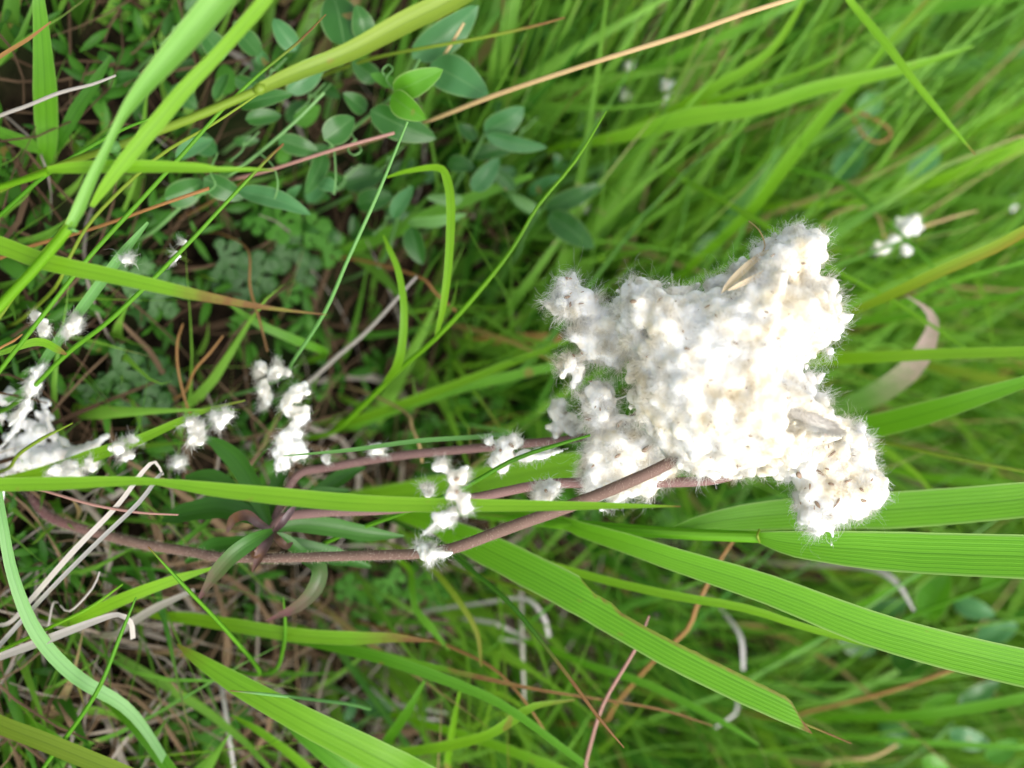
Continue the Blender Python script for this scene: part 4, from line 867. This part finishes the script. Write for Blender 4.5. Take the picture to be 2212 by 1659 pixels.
def seed_head(blobs, voxel, nstr, length, label, seeds, mat=('wool', 'fibre'), smooth=7):
    co, nr, fc = blob_union(blobs, voxel, rough=0.10, smooth=smooth)
    o = put('seed_head', mesh_np('seed_head', co, fc), M[mat[0]], plant); o['label'] = label
    V1, F1 = strands(co, nr, fc, nstr, length, 0.00009, seg=4, curl=0.8, spread=1.4, lenvar=0.35, follow=0.9)
    V2, F2 = strands(co, nr, fc, nstr // 9, length * 1.5, 0.000035, seg=8, curl=0.75, spread=1.2, lenvar=0.45, follow=0.8)
    fb = put('fibres', mesh_np('fibres', np.concatenate([V1, V2]), np.concatenate([F1, F2 + len(V1)])), M[mat[1]], o); fb['kind'] = 'stuff'
    bvh = BVHTree.FromPolygons([tuple(v) for v in co], [tuple(int(q) for q in f) for f in fc])
    for x, y, s in seeds:
        dirv = (at(x, y, 30) - CAM).normalized()
        hit, hn, idx, dist = bvh.ray_cast(CAM, dirv)
        if hit is None: continue
        a = bpy.data.objects.new('achene', ACH); COL.objects.link(a); a.parent = o
        a.location = hit + hn * (random.uniform(0.0002, 0.0006) if s > 0.8 else random.uniform(0.0002, 0.0007)); s *= 0.9
        tv = hn.cross(Vector((random.gauss(0, 1), random.gauss(0, 1), random.gauss(0, 1)))).normalized()
        tv = (tv + hn * random.uniform(-.2, .5)).normalized()
        a.rotation_mode = 'QUATERNION'; a.rotation_quaternion = tv.to_track_quat('X', 'Z'); a.scale = (s * random.uniform(.7, 1.7), s * random.uniform(.5, 1.2), s * random.uniform(.5, 1.0))
    return o
def wisps(poly, d, n, owner):
    """loose threads pulled out of the edge of the wool, several together"""
    V, F = [], []
    cx = sum(p[0] for p in poly) / len(poly); cy = sum(p[1] for p in poly) / len(poly)
    for _ in range(n):
        i = random.randrange(len(poly)); a, b = poly[i], poly[(i + 1) % len(poly)]; t = random.random()
        x, y = a[0] + (b[0] - a[0]) * t, a[1] + (b[1] - a[1]) * t
        x, y = x + (cx - x) * 0.05, y + (cy - y) * 0.05
        out = Vector((x - cx, y - cy, 0)).normalized()
        dd = (out.x * UPV + out.y * RGT - FWD * random.uniform(-.5, .5)).normalized()
        dd = (dd + 0.7 * Vector((random.gauss(0, 1), random.gauss(0, 1), random.gauss(0, 1))).normalized()).normalized()
        ax = Vector((random.gauss(0, 1), random.gauss(0, 1), random.gauss(0, 1))).normalized()
        rate = random.choice((-1, 1)) * random.uniform(0.25, 0.75); L = random.uniform(0.003, 0.007)
        for _k in range(random.randint(3, 9)):
            p = at(x, y, d) + Vector((random.gauss(0, 1), random.gauss(0, 1), random.gauss(0, 1))) * 0.0006
            q = (dd + 0.25 * Vector((random.gauss(0, 1), random.gauss(0, 1), random.gauss(0, 1)))).normalized()
            sv = q.cross(Vector((random.gauss(0, 1), random.gauss(0, 1), random.gauss(0, 1)))).normalized() * 0.000014
            r2 = rate + random.gauss(0, 0.2); b0 = len(V); LL = L * random.uniform(.5, 1.1)
            for k in range(11):
                V.append(p - sv); V.append(p + sv)
                q = (q + ax.cross(q) * r2 + 0.1 * Vector((random.gauss(0, 1), random.gauss(0, 1), random.gauss(0, 1)))).normalized(); p = p + q * (LL / 10)
            F += [(b0 + 2 * k, b0 + 2 * k + 1, b0 + 2 * k + 3, b0 + 2 * k + 2) for k in range(10)]
    tag(put('wisps', mesh_np('wisps', V, F), M['fibre'], owner), kind='stuff')
def rand_seeds(poly, n, s0=0.5, s1=1.0):
    out = []
    xs = [p[0] for p in poly]; ys = [p[1] for p in poly]
    while len(out) < n:
        x = random.uniform(min(xs), max(xs)); y = random.uniform(min(ys), max(ys))
        if in_poly(x, y, poly) and edge_dist(x, y, poly) > 10: out.append((x, y, random.uniform(s0, s1)))
    return out
bA = poly_blobs(POLY_A, 29.0, 2.6, 170, 21, 27, holes=HOLES + [(1745, 902, 20), (1775, 915, 20), (1720, 893, 14)])
bA += [(at(x, y, d), r * px2m(d)) for x, y, d, r in ((1486, 968, 27.0, 13), (1470, 1002, 27.2, 12), (1500, 985, 26.9, 16), (1462, 968, 27.4, 10))]
bA += [(at(x, y, d), r * px2m(d)) for x, y, d, r in tail('1690,855,26.8 1740,872,26.8 1790,900,27 1828,926,27.4', 26, 12, 10) + tail('1800,690,28.2 1848,680,28.4', 20, 4, 6) + tail('1770,815,28.2 1797,797,28.3', 8, 2, 6) + tail('1700,930,27.6 1760,950,27.8 1810,940,27.8', 24, 12, 7)]
hA = seed_head(bA, 0.00062, 67000, 0.0025, 'big central mass of white seed wool', rand_seeds(POLY_A, 85, 0.2, 0.62) + [(1370, 652, 1.2), (1425, 650, 1.1), (1530, 665, .9), (1485, 755, .8)])
bB = poly_blobs(POLY_B, 30.0, 1.1, 90, 20, 24, back=1.0, extra=tail('1795,1140,29.6 1800,1168,29.5 1792,1188,29.5', 5, 1.5, 8))
hB = seed_head(bB, 0.0006, 20000, 0.0020, 'lower lobe of seed wool set with dark seeds', [(1728, 1025, 1.6), (1772, 1020, 1.2), (1862, 1058, 1.1), (1806, 1086, 1.3), (1768, 1090, 1.4), (1866, 1080, 1.0), (1797, 1047, 1.2), (1840, 985, 1.2), (1797, 980, 1.0), (1750, 1052, .9), (1880, 1035, .7), (1765, 965, .8), (1830, 1040, .8)] + rand_seeds(POLY_B, 14, 0.3, 0.7), smooth=4)
bC = sum((poly_blobs(q, 29.6 + 0.12 * i, 0.7, 60, 19, 22) for i, q in enumerate(CS)), []) + [(at(x, y, d), r * px2m(d)) for x, y, d, r in tail('1245,845,29.6 1250,860,29.6 1258,875,29.6', 4, 4, 5) + tail('1330,800,29.4 1340,825,29.4 1330,840,29.5', 3, 2, 8) + tail('1300,780,29.3 1306,800,29.3 1298,825,29.4', 2, 1.5, 8) + tail('1340,860,29.4 1352,856,29.2 1368,862,29', 5, 5, 5) + tail('1255,812,29.5 1270,822,29.5 1280,828,29.5', 4, 3, 5) + tail('1335,900,29.4 1365,905,29.2 1395,900,29', 9, 9, 6)]
hC = seed_head(bC, 0.0006, 28000, 0.0027, 'loose ragged wool at the left of the head', [(1228, 603, 1.0), (1224, 642, 1.2), (1234, 660, .9), (1270, 905, 1.3), (1337, 912, 1.6), (1398, 968, 1.5), (1238, 770, .8), (1255, 655, .8), (1335, 985, 1.0)] + rand_seeds(POLY_C, 16, 0.3, 0.7), smooth=5)

wisps(POLY_A, 28.6, 150, hA); wisps(POLY_B, 29.6, 50, hB)
for q in CS: wisps(q, 29.3, 26, hC)
me4, sc4, sw4 = tube_mesh('crease_shade', '1670,862,27.6 1705,880,27.0 1745,899,26.85 1785,916,27.0 1822,930,27.5', [20, 32, 34, 24, 8], root=False, n=30, sides=16, lump=0.35)  # added felted cone, its grey imitates shade in the fold of wool
rc = put('crease_shade', me4, M['crease_shade'], plant); rc['label'] = 'grey brown felted shape standing in for shade in a crease of the wool'
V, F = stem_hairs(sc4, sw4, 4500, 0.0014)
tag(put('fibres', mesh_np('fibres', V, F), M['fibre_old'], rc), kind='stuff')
# husk of a grass spikelet caught in the wool
t = holder('grass_husk', 'tan papery grass husk stuck on the wool peak', 'husk')
put('glume', leaflet_mesh('glume', (1558, 634, 26.75), (1661, 540, 27.4), 17, bow=0.1, fold=0.5, tilt=0.3), M['husk'], t)
put('glume', leaflet_mesh('glume', (1570, 628, 26.7), (1684, 568, 27.0), 12, bow=0.1, fold=0.5, tilt=-0.2), M['husk'], t)
put('awn', tube_mesh('awn', '1645,550,27.3 1652,528,27.4 1640,498,27.5 1618,478,27.9', 3, root=False, sides=5)[0], M['straw'], t)

# ------------------------------------------------------------------ loose tufts of wool
def tuft(label, balls, d, tails=(), seeds=(), dens=1.0, mat='wool_tuft'):
    """balls: (x, y, r) in view pixels at depth d"""
    bl = []
    for x, y, r in balls:
        bl.append((at(x, y, d), r * px2m(d) * 0.64))
        for _ in range(5):
            a = random.uniform(0, 6.28); q = random.uniform(0.3, 0.75) * r
            bl.append((at(x + q * math.cos(a), y + q * math.sin(a), d + random.uniform(-0.6, 0.6) * r * px2m(d) * 100), r * random.uniform(.35, .6) * px2m(d)))
    for tp, r0, r1 in tails: bl += [(at(x, y, dd), r * px2m(dd)) for x, y, dd, r in tail(tp, r0, r1)]
    rm = max(b[1] for b in bl)
    co, nr, fc = blob_union(bl, max(0.0004, rm * 0.16), rough=0.3, smooth=1)
    area = sum(4 * math.pi * (r * px2m(d) * 1000) ** 2 for _, _, r in balls)
    cnt = int(max(150, min(2100 if d < 33 else 400, area * 12 * dens)))
    V1, F1 = strands(co, nr, fc, cnt, 0.0016, 0.00007, seg=4, curl=0.9, spread=1.4, lenvar=0.4, follow=0.8)
    V2, F2 = strands(co, nr, fc, cnt // 8, 0.0024, 0.000035, seg=8, curl=0.75, spread=1.2, lenvar=0.45, follow=0.7)
    o = put('wool_tuft', mesh_np('wool_tuft', co, fc), M[mat])
    tag(o, label, 'wool tuft', 'loose tufts of white seed wool caught in the grass')
    fb = put('fibres', mesh_np('fibres', np.concatenate([V1, V2]), np.concatenate([F1, F2 + len(V1)])), M['fibre_old' if mat == 'wool_old' else 'fibre_tuft'], o); fb['kind'] = 'stuff'
    if seeds:
        bvh = BVHTree.FromPolygons([tuple(v) for v in co], [tuple(int(q) for q in f) for f in fc])
        for x, y, s in seeds:
            hit, hn, idx, dist = bvh.ray_cast(CAM, (at(x, y, d) - CAM).normalized())
            if hit is None: continue
            a = bpy.data.objects.new('achene', ACH); COL.objects.link(a); a.parent = o; a.location = hit
            a.rotation_euler = (random.uniform(0, 6), random.uniform(0, 6), random.uniform(0, 6)); a.scale = (s, s, s)
    return o
tuft('two lobed wool tuft with twin dark seeds hanging on the level blade', [(985, 1035, 22), (1000, 1018, 14), (975, 1065, 20), (1002, 1085, 24), (955, 1006, 19)], 26.2, [('965,1020,26.2 980,1030,26.2', 5, 6)], [(984, 1035, 1.2), (987, 1062, 1.2)], 1.3)
tuft('wool tuft under the level blade trailing a long twisted tail', [(958, 1116, 24), (975, 1108, 18), (940, 1112, 14)], 26.4, [('945,1125,26.4 925,1145,26.5 905,1160,26.6', 7, 2)], (), 1.3)
tuft('wool tuft wrapped round the brown windflower stem', [(922, 1190, 22), (912, 1186, 12), (930, 1205, 14)], 28.2, [('935,1195,28 960,1198,28 978,1193,28', 12, 3), ('925,1205,28 927,1218,28', 8, 4)], (), 1.3)
tuft('big lumpy wool tuft above the mauve stem drawn out into a point', [(1090, 985, 32), (1110, 955, 22), (1072, 1000, 20), (1130, 985, 18), (1082, 1012, 14), (1062, 955, 14), (1170, 978, 18)], 30.3, [('1130,985,30.2 1170,985,30 1235,968,29.7', 15, 2)], [(1080, 973, 1.0), (1105, 962, 1.1), (1130, 985, .8)], 1.2)
tuft('round stringy wool tuft between two mauve brown stems', [(1180, 1062, 30), (1195, 1050, 18), (1165, 1072, 18)], 28.8, [('1200,1050,28.8 1215,1070,28.6 1205,1092,28.6', 3, 1), ('1155,1080,28.8 1140,1100,28.6', 3, 1)], [(1180, 1062, 1.0)], 1.5)
tuft('blurred wool clump just left of the ragged wool', [(1215, 905, 30), (1200, 880, 20), (1205, 935, 18), (1235, 925, 28), (1192, 925, 12)], 31.3, (), [(1222, 892, .8)])
tuft('small faint wool tuft behind the level blade left of the two lobed one', [(925, 1057, 19), (918, 1050, 10)], 30, ())
tuft('tiny wool tuft on the upper mauve stem', [(815, 972, 16), (822, 966, 10)], 31.4, [('800,980,31.6 835,982,31.5', 4, 3)])
tuft('tall ragged wool clump resting on the windflower leaves', [(625, 965, 34), (650, 975, 26), (610, 990, 24), (635, 925, 22), (648, 900, 24), (622, 880, 18), (640, 855, 26), (655, 840, 14)], 31.6, (), (), 1.0)
tuft('smaller wool clump left of the tall ragged one', [(572, 850, 17), (575, 872, 12), (570, 830, 12)], 32.3)
tuft('rounded wool tuft above the tall ragged clump', [(605, 802, 19), (590, 806, 14), (618, 804, 12)], 31.8)
tuft('little round wool tuft left of the rounded one', [(562, 790, 17), (568, 797, 10)], 32.3)
tuft('wool speck at the foot of the upper mauve stem', [(706, 996, 13)], 31.6)
tuft('drop shaped wool tuft hanging from the narrow curved blade', [(424, 945, 20), (422, 925, 17), (415, 915, 12)], 30.7, [('400,918,30.9 372,915,31', 5, 2)])
tuft('wool tuft at the upper end of the narrow curved blade', [(482, 908, 18), (470, 900, 13), (492, 900, 11)], 30.7)
tuft('wool bead on the narrow curved blade nearest the heap', [(250, 965, 16), (255, 972, 12)], 30.9)
tuft('pair of lacy wool tufts astride the narrow curved blade', [(288, 955, 14), (305, 950, 10), (282, 985, 12), (270, 990, 8)], 31.1)
tuft('single grey wool bead on a hair stem right of the hairpin straw', [(386, 1000, 15), (380, 1006, 9)], 31.8, [('380,1015,32 376,1045,32.6', 2, 1.5)])
tuft('grey matted wool heap on the ground at the left edge', [(20, 1000, 42), (60, 992, 38), (105, 990, 36), (75, 945, 34), (45, 905, 24), (95, 900, 20), (140, 985, 28), (30, 950, 26), (15, 862, 26), (60, 872, 16), (-10, 900, 26), (110, 935, 18), (-20, 1010, 40), (165, 1000, 24), (175, 975, 26), (98, 870, 14)], 33.0, [('60,880,32.6 30,930,32.6 -10,980,32.6', 10, 6), ('100,890,32.6 112,930,32.6 150,965,32.4', 8, 5), ('150,990,32.2 200,965,32.2 232,940,32.4', 16, 6)], (), 0.8, mat='wool_old')
tuft('white wool tuft caught under the heap near the level blade', [(140, 1018, 22), (165, 1015, 20), (120, 1022, 18), (190, 1005, 18), (205, 995, 14)], 31.4)
tuft('stringy wool hanging on the thin stems above the heap', [(72, 830, 18), (82, 805, 17), (65, 850, 13), (88, 790, 10), (60, 870, 9)], 30.8, [('60,870,30.9 20,920,31.4', 8, 5)])
tuft('twin wool beads on the thin stem at the left', [(88, 695, 15), (98, 715, 17), (76, 682, 12)], 30)
tuft('wool bead on the pale flat stem', [(160, 702, 19), (152, 715, 15), (165, 690, 13)], 30.2)
tuft('small wool bead under the browning blade', [(273, 556, 14), (268, 560, 9)], 29.4)
tuft('faint wool wisp on the reddish tipped stem', [(384, 552, 10), (400, 525, 9), (378, 562, 8)], 29.2)
tuft('wool scrap at the left edge under the level blade', [(0, 1066, 15)], 30.4)
tuft('oval wool tuft on a tan tip right of the wool peak', [(1962, 486, 24), (1975, 490, 17), (1945, 480, 14)], 39.2, [('1985,492,39.2 2000,488,39.3', 6, 3)])
tuft('wool strip bridging two thin stems right of the wool peak', [(1903, 532, 18), (1925, 520, 14), (1940, 512, 14), (1955, 535, 15), (1960, 545, 10)], 39.4)
D('tan stem carrying the oval wool tuft', '1900,520,41 1960,496,39.6 2000,487,39.2 2060,468,38.8 2112,455,38.6', [6, 7, 8, 6, 3], 'straw')
tuft('star like wool tuft beside the pale edged blade', [(1443, 187, 16), (1435, 180, 9)], 40.5, [('1440,180,40.4 1425,165,40.3', 4, 1), ('1450,185,40.4 1462,172,40.3', 4, 1)])
tuft('small wool tuft below the star like one', [(1443, 216, 12)], 40.8)
tuft('wool dot under the straw stalk', [(1359, 147, 13), (1364, 142, 8)], 40.4)
tuft('faint wool dot left of the star like tuft', [(1350, 208, 13)], 41)
tuft('wool drop on the pale leaf above the wool head', [(1378, 340, 9), (1374, 332, 6)], 41)
tuft('tiny wool bead left of the pale leaf', [(1260, 442, 9)], 40)
tuft('faint wool tuft at the right edge', [(2193, 440, 13), (2188, 448, 9)], 46)
tuft('faint wool dot high in the upper right grass', [(1690, 185, 10)], 43)
B('pale bluish leaf carrying a wool drop', '1180,408,43 1240,385,42 1320,355,41.4 1378,338,41', [8, 14, 17, 5], 'pale')

# ------------------------------------------------------------------ what nobody could count
def ribbon_field(name, mat, blades, seg, label, cat):
    """blades: list of (points array (seg+1,3), widths, side vectors, hue, dry array)"""
    n = len(blades); V = np.empty((n, seg + 1, 3, 3), np.float32)
    for i, (P, W, sdv, nv) in enumerate(b[:4] for b in blades):
        V[i, :, 0] = P - sdv * W[:, None]; V[i, :, 1] = P + nv * (W[:, None] * 0.35); V[i, :, 2] = P + sdv * W[:, None]
    hue = np.repeat([b[4] for b in blades], (seg + 1) * 3); dry = np.concatenate([np.repeat(b[5], 3) for b in blades])
    base = (np.arange(n) * (seg + 1) * 3)[:, None]
    F = []
    for s in range(seg):
        a = 3 * s
        F.append(base + np.array([[a, a + 1, a + 4, a + 3]])); F.append(base + np.array([[a + 1, a + 2, a + 5, a + 4]]))
    uv = np.tile(np.array([(0, 0), (0.5, 0), (1, 0)] * (seg + 1)), (n, 1))
    o = put(name, mesh_np(name, V.reshape(-1, 3), np.concatenate(F), uv, {'hue': hue, 'dry': dry}), M[mat])
    return tag(o, label, cat, kind='stuff')
def min_depth(x):
    return 31.6 if x < 900 else 31.6 + (min(x, 1500) - 900) / 600 * 4.0
def grow(n, seg=8):
    out = []; tries = 0
    while len(out) < n and tries < n * 12:
        tries += 1
        gx, gy = random.uniform(-0.36, 0.36), random.uniform(0.02, 0.85)
        vx, vy, vd = pix((gx, gy, 0))
        inside = -100 < vx < 2500 and -200 < vy < 1860
        dens = 1.0; hmax = random.uniform(0.07, 0.2)
        if vx < 640: dens = 0.6; hmax *= 0.32
        elif vx < 820: dens = 0.45; hmax *= 0.6
        if 640 <= vx < 960 and vy < 620: dens *= 0.6; hmax *= 0.5
        if vy > 1150 and vx < 900: dens = 1.0; hmax *= 1.45
        pn = noise.noise(Vector((gx * 9, gy * 9, 11)))
        if pn < -0.14 and inside: dens *= 0.3; hmax *= 0.6
        if random.random() > dens: continue
        lx = -0.75 + 1.1 * min(1, max(0, (vy - 100) / 1300)) + random.gauss(0, 0.42)
        ly = random.gauss(0.05, 0.25)
        bend = random.uniform(0.05, 0.5)
        w = random.uniform(0.0004, 0.0012) if random.random() < 0.8 else random.uniform(0.0012, 0.0026)
        P = None
        for _ in range(6):
            s = np.linspace(0, 1, seg + 1)
            wob = np.array([random.gauss(0, 1), random.gauss(0, 1)]) * 0.06
            px_ = gx + hmax * (lx * s + lx * bend * s * s + wob[0] * np.sin(s * 5)); py_ = gy + hmax * (ly * s + ly * bend * s * s + wob[1] * np.sin(s * 4))
            pz = hmax * (s - 0.35 * bend * s ** 2.5) - 0.004
            Q = np.stack([px_, py_, pz], 1)
            ok = True
            for q in Q[2:]:
                x, y, d = pix(q)
                if d < min_depth(x): ok = False; break
            if ok: P = Q; break
            hmax *= 0.72
        if P is None: continue
        W = w * np.clip(1.15 - s ** 1.6 * 1.13, 0.03, 1) * (0.7 + 0.6 * np.sin(np.pi * np.minimum(1, s + 0.25)))
        T = np.gradient(P, axis=0); T /= np.linalg.norm(T, axis=1)[:, None]
        r = np.array([random.gauss(0, 1), random.gauss(0, 1), random.gauss(0, 0.3)]); sv = np.cross(T, r); sv /= np.linalg.norm(sv, axis=1)[:, None] + 1e-9
        nv = np.cross(sv, T)
        q = random.random()
        dry = np.zeros(seg + 1)
        if q < 0.045: dry[:] = 1.0
        elif q < 0.22: dry = np.clip((s - 0.7) * 4, 0, 1)
        out.append((P, W, sv, nv, min(1, max(0, random.random() * 0.75 + 0.1 + 0.45 * noise.noise(Vector((gx * 12, gy * 12, 2))))), dry))
    return out
def surround(n, seg=8):  # unseen taller grass around the view, added to block low side light
    out = []
    s = np.linspace(0, 1, seg + 1)
    while len(out) < n:
        gx, gy = random.uniform(-0.95, 0.95), random.uniform(-0.7, 1.5)
        if abs(gx) < 0.36 and -0.14 < gy < 0.85: continue
        h = random.uniform(0.12, 0.28); lx, ly = random.gauss(0, .3), random.gauss(0, .3)
        if math.hypot(gx, gy) < 0.36: h *= 0.45
        P = np.stack([gx + h * lx * s * s, gy + h * ly * s * s, h * s - 0.004], 1)
        sv = np.array([random.gauss(0, 1), random.gauss(0, 1), 0]); sv /= np.linalg.norm(sv); sv = np.tile(sv, (seg + 1, 1))
        W = random.uniform(0.001, 0.0032) * np.clip(1.1 - s ** 2 * 1.08, 0.03, 1)
        out.append((P, W, sv, np.tile([0, 0, 0.0], (seg + 1, 1)), random.random() * 0.9, np.zeros(seg + 1)))
    return out
ribbon_field('meadow_grass', 'meadow', grow(15500) + surround(4000), 8, 'blurred mass of fine green meadow grass behind everything, with an added unseen ring of taller grass around the view', 'grass')
def litter(n, seg=6):
    out = []
    for _ in range(n):
        gx, gy = random.uniform(-0.36, 0.36), random.uniform(0.0, 0.8)
        vx, vy, vd = pix((gx, gy, 0))
        low = vy > 1120 and vx < 1300
        if random.random() > (1.0 if low else 0.36): continue
        L = random.uniform(0.015, 0.075); a = random.uniform(0, 6.28); s = np.linspace(0, 1, seg + 1)
        k = random.gauss(0, 1.1); ang = a + k * s
        z0 = abs(random.gauss(0, 0.005)); z1 = abs(random.gauss(0, 0.010))
        P = np.stack([gx + np.cumsum(np.cos(ang)) * L / seg, gy + np.cumsum(np.sin(ang)) * L / seg, z0 + (z1 - z0) * s + 0.012 * random.random() * np.sin(np.pi * s)], 1)
        w = random.uniform(0.00016, 0.0005) if random.random() < 0.92 else random.uniform(0.0007, 0.0013)
        T = np.gradient(P, axis=0); T /= np.linalg.norm(T, axis=1)[:, None]
        r = np.array([random.gauss(0, 0.4), random.gauss(0, 0.4), 1]); sv = np.cross(T, r); sv /= np.linalg.norm(sv, axis=1)[:, None] + 1e-9
        W = w * (1 - 0.6 * s ** 3)
        out.append((P, W, sv, np.cross(sv, T), random.random() * (1.0 if low else 0.35), np.full(seg + 1, random.uniform(0.4, 1.0) if random.random() < (0.42 if low else 0.10) else 0.0)))
    return out
ribbon_field('dry_litter', 'litter', litter(17000), 6, 'tangle of dry brown and grey straw on the ground', 'litter')
def cover(n, seg=4):
    out = []
    for _ in range(n):
        gx, gy = random.uniform(-0.36, 0.36), random.uniform(0.0, 0.8)
        vx, vy, vd = pix((gx, gy, 0))
        nz = noise.noise(Vector((gx * 14, gy * 14, 5)))
        if vx < 760 and random.random() < 0.1: continue
        if nz < -0.05 + (0.12 if (vx < 900 and vy > 1200) else 0): continue
        for k in range(random.randint(3, 6)):
            L = random.uniform(0.004, 0.011) * (1 + max(0, (vx - 600) / 1600)); a = random.uniform(0, 6.28); s = np.linspace(0, 1, seg + 1)
            el = random.uniform(0.1, 0.9)
            h0 = random.uniform(0.001, 0.012)
            P = np.stack([gx + L * s * math.cos(a), gy + L * s * math.sin(a), h0 + L * (el * s - 0.5 * el * s * s)], 1)
            W = L * random.uniform(0.09, 0.2) * np.array([0.1, 0.8, 1, 0.75, 0.05])
            T = np.gradient(P, axis=0); T /= np.linalg.norm(T, axis=1)[:, None]
            sv = np.cross(T, np.array([random.gauss(0, .3), random.gauss(0, .3), 1])); sv /= np.linalg.norm(sv, axis=1)[:, None]
            out.append((P, W, sv, np.cross(sv, T), random.random() * 0.9, np.zeros(seg + 1)))
    return out
ribbon_field('ground_cover', 'cover', cover(5600), 4, 'low dark green leafy ground cover between the grass', 'ground cover')
